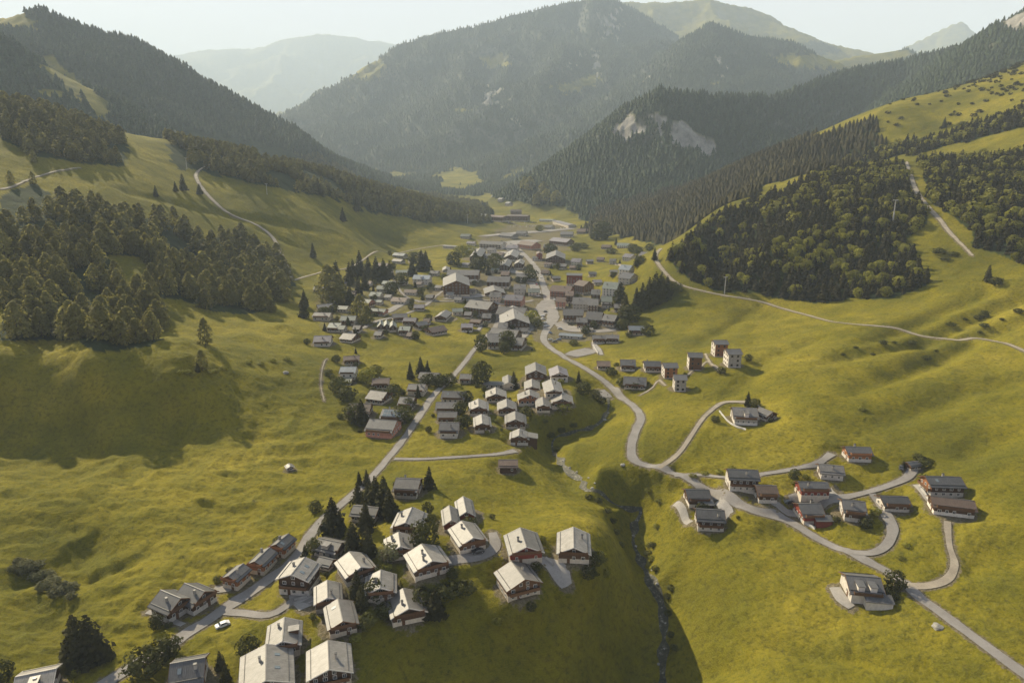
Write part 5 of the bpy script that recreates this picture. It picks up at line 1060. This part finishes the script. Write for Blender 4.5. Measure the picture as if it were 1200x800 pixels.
mass('middle_ridge_wood', SMd, X, Y, rng.uniform(9, 15, len(X)), rng.uniform(1.1, 1.7, len(X)), M['wood_mass'], rng.uniform(.6, 1.5, len(X))*(1+.5*(vnoise(X/60, Y/60, 3) > .15)), {'kind': 'stuff'})
# far slopes: scatter by the ground's own forest value
def far_wood(name, box, sp, h, mt, lim=60000):
    X, Y = grid_pts(*box, sp); f = Hat(X, Y, forestA); px, py, d = project(X, Y, Hat(X, Y)); m = (f > .5) & (px > -120) & (px < 1320) & (py > -60) & (py < 420)
    f2, c, _, _ = cover(X, Y, Hat(X, Y)); near = np.zeros(len(X), bool)
    for k in ('left_grove','left_rim','left_rim2','knoll','right_near','right_near2','right_mid','hedge'): near |= c[k]
    m &= ~near; X, Y = X[m], Y[m]; mass(name, SFar, X, Y, rng.uniform(h*.7, h*1.25, len(X)), rng.uniform(1.0, 1.5, len(X)), mt, rng.uniform(.65, 1.4, len(X)), {'kind': 'stuff'}); return len(X)
print('far', far_wood('side_valley_wood', (-2300, 2600, 1500, 3300), 12, 16, M['wood_far']), far_wood('mountain_wood', (-4200, 4600, 3300, 5600), 20, 20, M['wood_far']), far_wood('high_mountain_wood', (-4500, 6000, 5600, 9000), 30, 24, M['wood_far']))
# ---- scattered shrubs on the upper right meadow and rough grass tufts
X, Y = grid_pts(300, 1300, 600, 1500, 17); px, py, _ = project(X, Y, Hat(X, Y)); m = inpoly(px, py, [(1040,110),(1200,62),(1200,128),(1110,150),(1040,165)]) & (rng.random(len(X)) < .22+.5*inpoly(px, py, [(1120,85),(1200,66),(1200,118),(1150,110)]))
mass('meadow_scrub', BM, X[m], Y[m], rng.uniform(2.5, 6, m.sum()), rng.uniform(1.2, 2, m.sum()), M['wood_mass'], rng.uniform(.8, 1.4, m.sum()), {'kind': 'stuff'})
# ---------------------------------------------------------------- cars, pylons, boulders
CP = {k: mat(k+'_car_paint', c, .3, .5) for k, c in (('white',(.75,.74,.72)),('silver',(.42,.42,.42)),('black',(.03,.03,.032)),('red',(.35,.03,.025)),('blue',(.05,.09,.2)))}
M['tyre'] = mat('tyre_rubber', (.02,.02,.02), .9); M['lamp'] = mat('headlight_glass', (.7,.7,.68), .2)
def car_meshes():
    b = MB(); prof = [(-2.15,.35),(-2.15,.8),(-1.9,.95),(-1.15,1.0),(-.55,1.42),(1.0,1.46),(1.75,1.02),(2.15,.9),(2.2,.4),(1.9,.28),(-1.9,.28)]
    n_ = len(prof); lay = [(-.86,0),(-.9,1),(.9,1),(.86,0)]
    v = []; 
    for y, k in ((-.9,0),(.9,0)):
        for x, z in prof: v.append((x, y*(.80 if z > 1.2 else 1), z))
    f = [tuple(range(n_))[::-1], tuple(range(n_, 2*n_))]+[(i, (i+1) % n_, n_+(i+1) % n_, n_+i) for i in range(n_)]
    b.v = v; b.f = f; b.m = [0]*len(f); body = b
    g = MB()
    g.v = [(-1.1,-.78,1.03),(-.58,-.72,1.40),(-.58,.72,1.40),(-1.1,.78,1.03)]; g.v = [(x-.03,y,z+.02) for x,y,z in g.v]; g.f = [(0,1,2,3)]; g.m = [0]
    s = MB()
    for sy in (-1, 1):
        k = len(s.v); s.v += [(-.95,sy*.905,1.0),(-.5,sy*.75,1.37),(.95,sy*.75,1.40),(1.55,sy*.905,1.03)]; s.f.append((k,k+1,k+2,k+3)); s.m.append(0)
    w = MB(); w.tube((0,-.1,0),(0,.1,0),.33,.33,14); r = MB(); r.tube((0,-.11,0),(0,.11,0),.18,.18,10); h = MB(); h.box(-.04,.04,-.16,.16,-.07,.07)
    return {k: body.mesh('body', p) for k, p in CP.items()}, g.mesh('windscreen', M['glass']), s.mesh('side_windows', M['glass']), w.mesh('wheel', M['tyre']), r.mesh('rim', CP['silver']), h.mesh('headlight', M['lamp'])
BD, WSC, SWN, WHL, RIM, HLT = car_meshes()
def car(px, py, head, colr, label, group=None, sc=1.0):
    x, y, z = pix(px, py); r = root('parked_car', (x, y, float(Hat(x, y))+.14+.00045*math.hypot(x, y)), R(head), label, 'car', group)
    put('body', BD[colr], r); put('windscreen', WSC, r); put('side_windows', SWN, r)
    for wx in (-1.35, 1.35):
        for wy in (-.82, .82): w = put('wheel', WHL, r, (wx, wy, .33)); put('rim', RIM, w)
    for wy in (-.6, .6): put('headlight', HLT, r, (-2.17, wy, .68))
car(261, 734, 38, 'white', 'white car parked at the verge below the village road junction')
car(312, 650, 50, 'silver', 'silver car beside the uppermost orange timber chalet')
car(372, 646, 10, 'white', 'white car squeezed left of the low grey dormer house')
car(381, 664, -20, 'silver', 'silver car beside the small dark roofed garage')
car(560, 648, 20, 'black', 'black car on the lane below the red gabled houses')
car(1056, 550, 60, 'black', 'black car beside the tiny open garage on the highest lane')
car(925, 590, 0, 'black', 'black car on the forecourt right of the reddish brown roof')
car(493, 359, 20, 'black', 'black car on the fork of the lanes below the white apartment house')
GRP = [(636,371,0,'white'),(637,375,5,'silver'),(638,379,5,'white'),(639,366,0,'black'),(640,383,0,'white'),(631,348,10,'white'),(645,399,0,'silver'),(650,401,10,'black'),(655,399,0,'blue'),(656,386,0,'silver'),(668,381,10,'black'),(660,376,80,'white')]
for i, (x, y, h, c) in enumerate(GRP):
    car(x, y, h, c, ['white car in the plaza edge row, level with the hotel chimney','silver car between two white ones in the plaza edge row','white car third from the far end of the plaza edge row','black car at the far end of the plaza edge row','white car at the near end of the plaza edge row','white car at the roadside above the plaza','silver car left of the shiny pavilion','black car in front of the shiny pavilion','blue car between silver and pavilion roof','silver car on the plaza behind the pavilion','black car beside the market canopy hall','white car turned across the plaza'][i], 'cars around the plaza')
cc = ['white','silver','white','black','silver','red','white','blue','silver','white','black']
k_ = 0
for (x0, y0, x1, y1, n_, tag_) in ((596,261.5,630,261,12,'in the front row before the tall reddish hall'),(598,266,628,266,9,'in the second row of the far parking'),(588,283,604,288,7,'along the near edge of the far parking'),(640,268,664,268,8,'in the row before the valley station')):
    for i in range(n_):
        c = cc[k_ % 11]; k_ += 1; car(x0+(x1-x0)*i/(n_-1), y0+(y1-y0)*i/(n_-1), 90, c, '%s car %s' % (c, tag_), 'cars '+tag_)
for i, (px, py) in enumerate([(598,291),(601,295),(607,297),(612,301),(596,300),(603,305),(622,318),(624,325),(634,326),(629,334),(646,344),(650,352),(628,345),(652,362),(583,300),(590,303),(575,296),(645,391)]):
    car(px, py, 80+i*7 % 40, cc[(i*3) % 11], '%s car at the main street, %s' % (cc[(i*3) % 11], ['at its far end','second from the far end','beside the lilac roof','at the upper bend','on the upper plaza','below the upper plaza','before the twin gables','at the small grey house','at the low shop hut','left of the widening','right of the widening','beside the plaza corner hotel','at the green grey roofed house','before the dark restaurant','in the upper yard','beside the gabled house yard','at the pillared hotel','at the pavilion bend'][i]))
def pylon(px, py, hpx, label):
    x, y, z = pix(px, py); d = project(x, y, z)[2]; h = hpx*d/F/.95; r = root('lift_pylon', (x, y, float(Hat(x, y))-.3), R(20), label, 'pylon')
    m_ = MB(); m_.tube((0,0,0),(0,0,h),h*.032,h*.018,10); m_.obj('mast', M['concrete'], r)
    m_ = MB(); m_.box(-h*.13,h*.13,-h*.012,h*.012,h-.3,h-.3+h*.03); a = m_.obj('crossarm', M['concrete'], r)
    for s in (-1, 1): m_ = MB(); m_.box(s*h*.12-h*.01,s*h*.12+h*.01,-h*.06,h*.06,h-.3-h*.05,h-.3-h*.004); m_.obj('sheave_train', M['metal_dark'], a)
pylon(1046, 262, 26, 'pale lift pylon rising from the forest on the right slope')
pylon(849, 344, 19, 'pale lift pylon at the forest foot beside the upper track')
pylon(219, 198, 12, 'small lift pylon on the high meadow left of the forest track')
pylon(313, 228, 12, 'small lift pylon at the lower edge of the high forest strip')
pylon(548, 262, 10, 'small lift pylon near the foot of the wooded knoll')
def boulder(px, py, s, label, group=None):
    x, y, z = pix(px, py); g = random.Random(int(px*7+py)); m_ = MB()
    import bmesh
    bm = bmesh.new(); bmesh.ops.create_icosphere(bm, subdivisions=2, radius=s)
    for v in bm.verts: v.co *= 1+g.uniform(-.2, .2); v.co.z *= .6
    me = bpy.data.meshes.new('boulder'); bm.to_mesh(me); bm.free(); me.materials.append(M['stone'])
    o = put('boulder', me, None, (x, y, float(Hat(x, y))+s*.15)); o['label'] = label; o['category'] = 'boulder'
    if group: o['group'] = group
boulder(730, 545, 1.3, 'pale boulder at the rim of the dark hollow by the road'); boulder(1099, 735, 1.6, 'pale rock heap beside the straight road'); boulder(335, 437, 1.8, 'pale rock on the left shelf edge')
for px, py in [(676,553),(682,560),(668,548),(688,566),(694,572),(690,560),(697,566),(660,540),(764,668),(770,684),(776,712),(780,730),(745,640),(742,628),(779,760),(772,778),(713,484),(709,492)]:
    boulder(px, py, random.uniform(.5, 1.0), 'pale boulder lying in the stream bed', 'boulders in the stream bed')
# stone retaining walls and fences
def wall_line(path, h, w, label, name='stone_wall', mt='stone', cat='wall'):
    q = resample([(*pix(a, b)[:2], 0) for a, b in path], 1.5); d = np.gradient(q[:,:2], axis=0); d /= np.hypot(d[:,0], d[:,1])[:,None]; V = []; Fq = []
    z = Hat(q[:,0], q[:,1]); n_ = len(q)
    for s, zz in ((-1,-.8),(-1,h),(1,h),(1,-.8)): V.append(np.column_stack([q[:,0]-d[:,1]*s*w/2, q[:,1]+d[:,0]*s*w/2, z+zz]))
    V = np.stack(V, 1).reshape(-1, 3)
    for i in range(n_-1):
        for k in range(4): j = (k+1) % 4; Fq.append((i*4+k, i*4+j, i*4+4+j, i*4+4+k))
    Fq += [(0,1,2,3), tuple((n_-1)*4+k for k in (3,2,1,0))]
    o = add_mesh(name, V, Fq, M[mt]); o['label'] = label; o['category'] = cat
wall_line([(888,476),(893,481),(897,490)], 1.2, .5, 'low pale garden wall curving round the grey villa annex', mt='concrete')
wall_line([(843,482),(851,492),(862,500),(874,504)], .9, .5, 'long low garden wall below the grey villa', mt='concrete')
wall_line([(936,604),(940,612),(955,620)], 1.2, .5, 'pale retaining wall below the L shaped roof', mt='concrete')
wall_line([(1078,573),(1086,583),(1096,597)], 1.2, .6, 'white retaining wall stepping between the two long chalets', mt='concrete')
wall_line([(695,405),(701,415)], 1.2, .6, 'white forecourt wall below the two grey chalets', mt='concrete')
wall_line([(345,704),(360,700)], 1.0, .4, 'low parapet along the flat parking terrace', mt='concrete')
wall_line([(648,664),(640,655)], 1.0, .5, 'low wall at the back of the paved forecourt', mt='concrete')
# ---------------------------------------------------------------- the hazy air
hz = add_mesh('haze', [(x, y, z) for z in (-140, 3650) for x, y in ((-29000,-400),(29000,-400),(29000,34500),(-29000,34500))], [(0,3,2,1),(4,5,6,7),(0,1,5,4),(1,2,6,5),(2,3,7,6),(3,0,4,7)], bpy.data.materials.new('hazy_air'), props={'kind': 'stuff'})
hm = hz.data.materials[0]; hm.use_nodes = True; hm.node_tree.nodes.remove(hm.node_tree.nodes['Principled BSDF'])
pv = hm.node_tree.nodes.new('ShaderNodeVolumePrincipled'); pv.inputs['Density'].default_value = HAZE; pv.inputs['Color'].default_value = (.70,.83,.97,1); pv.inputs['Anisotropy'].default_value = .05
hm.node_tree.links.new(pv.outputs[0], hm.node_tree.nodes['Material Output'].inputs['Volume'])
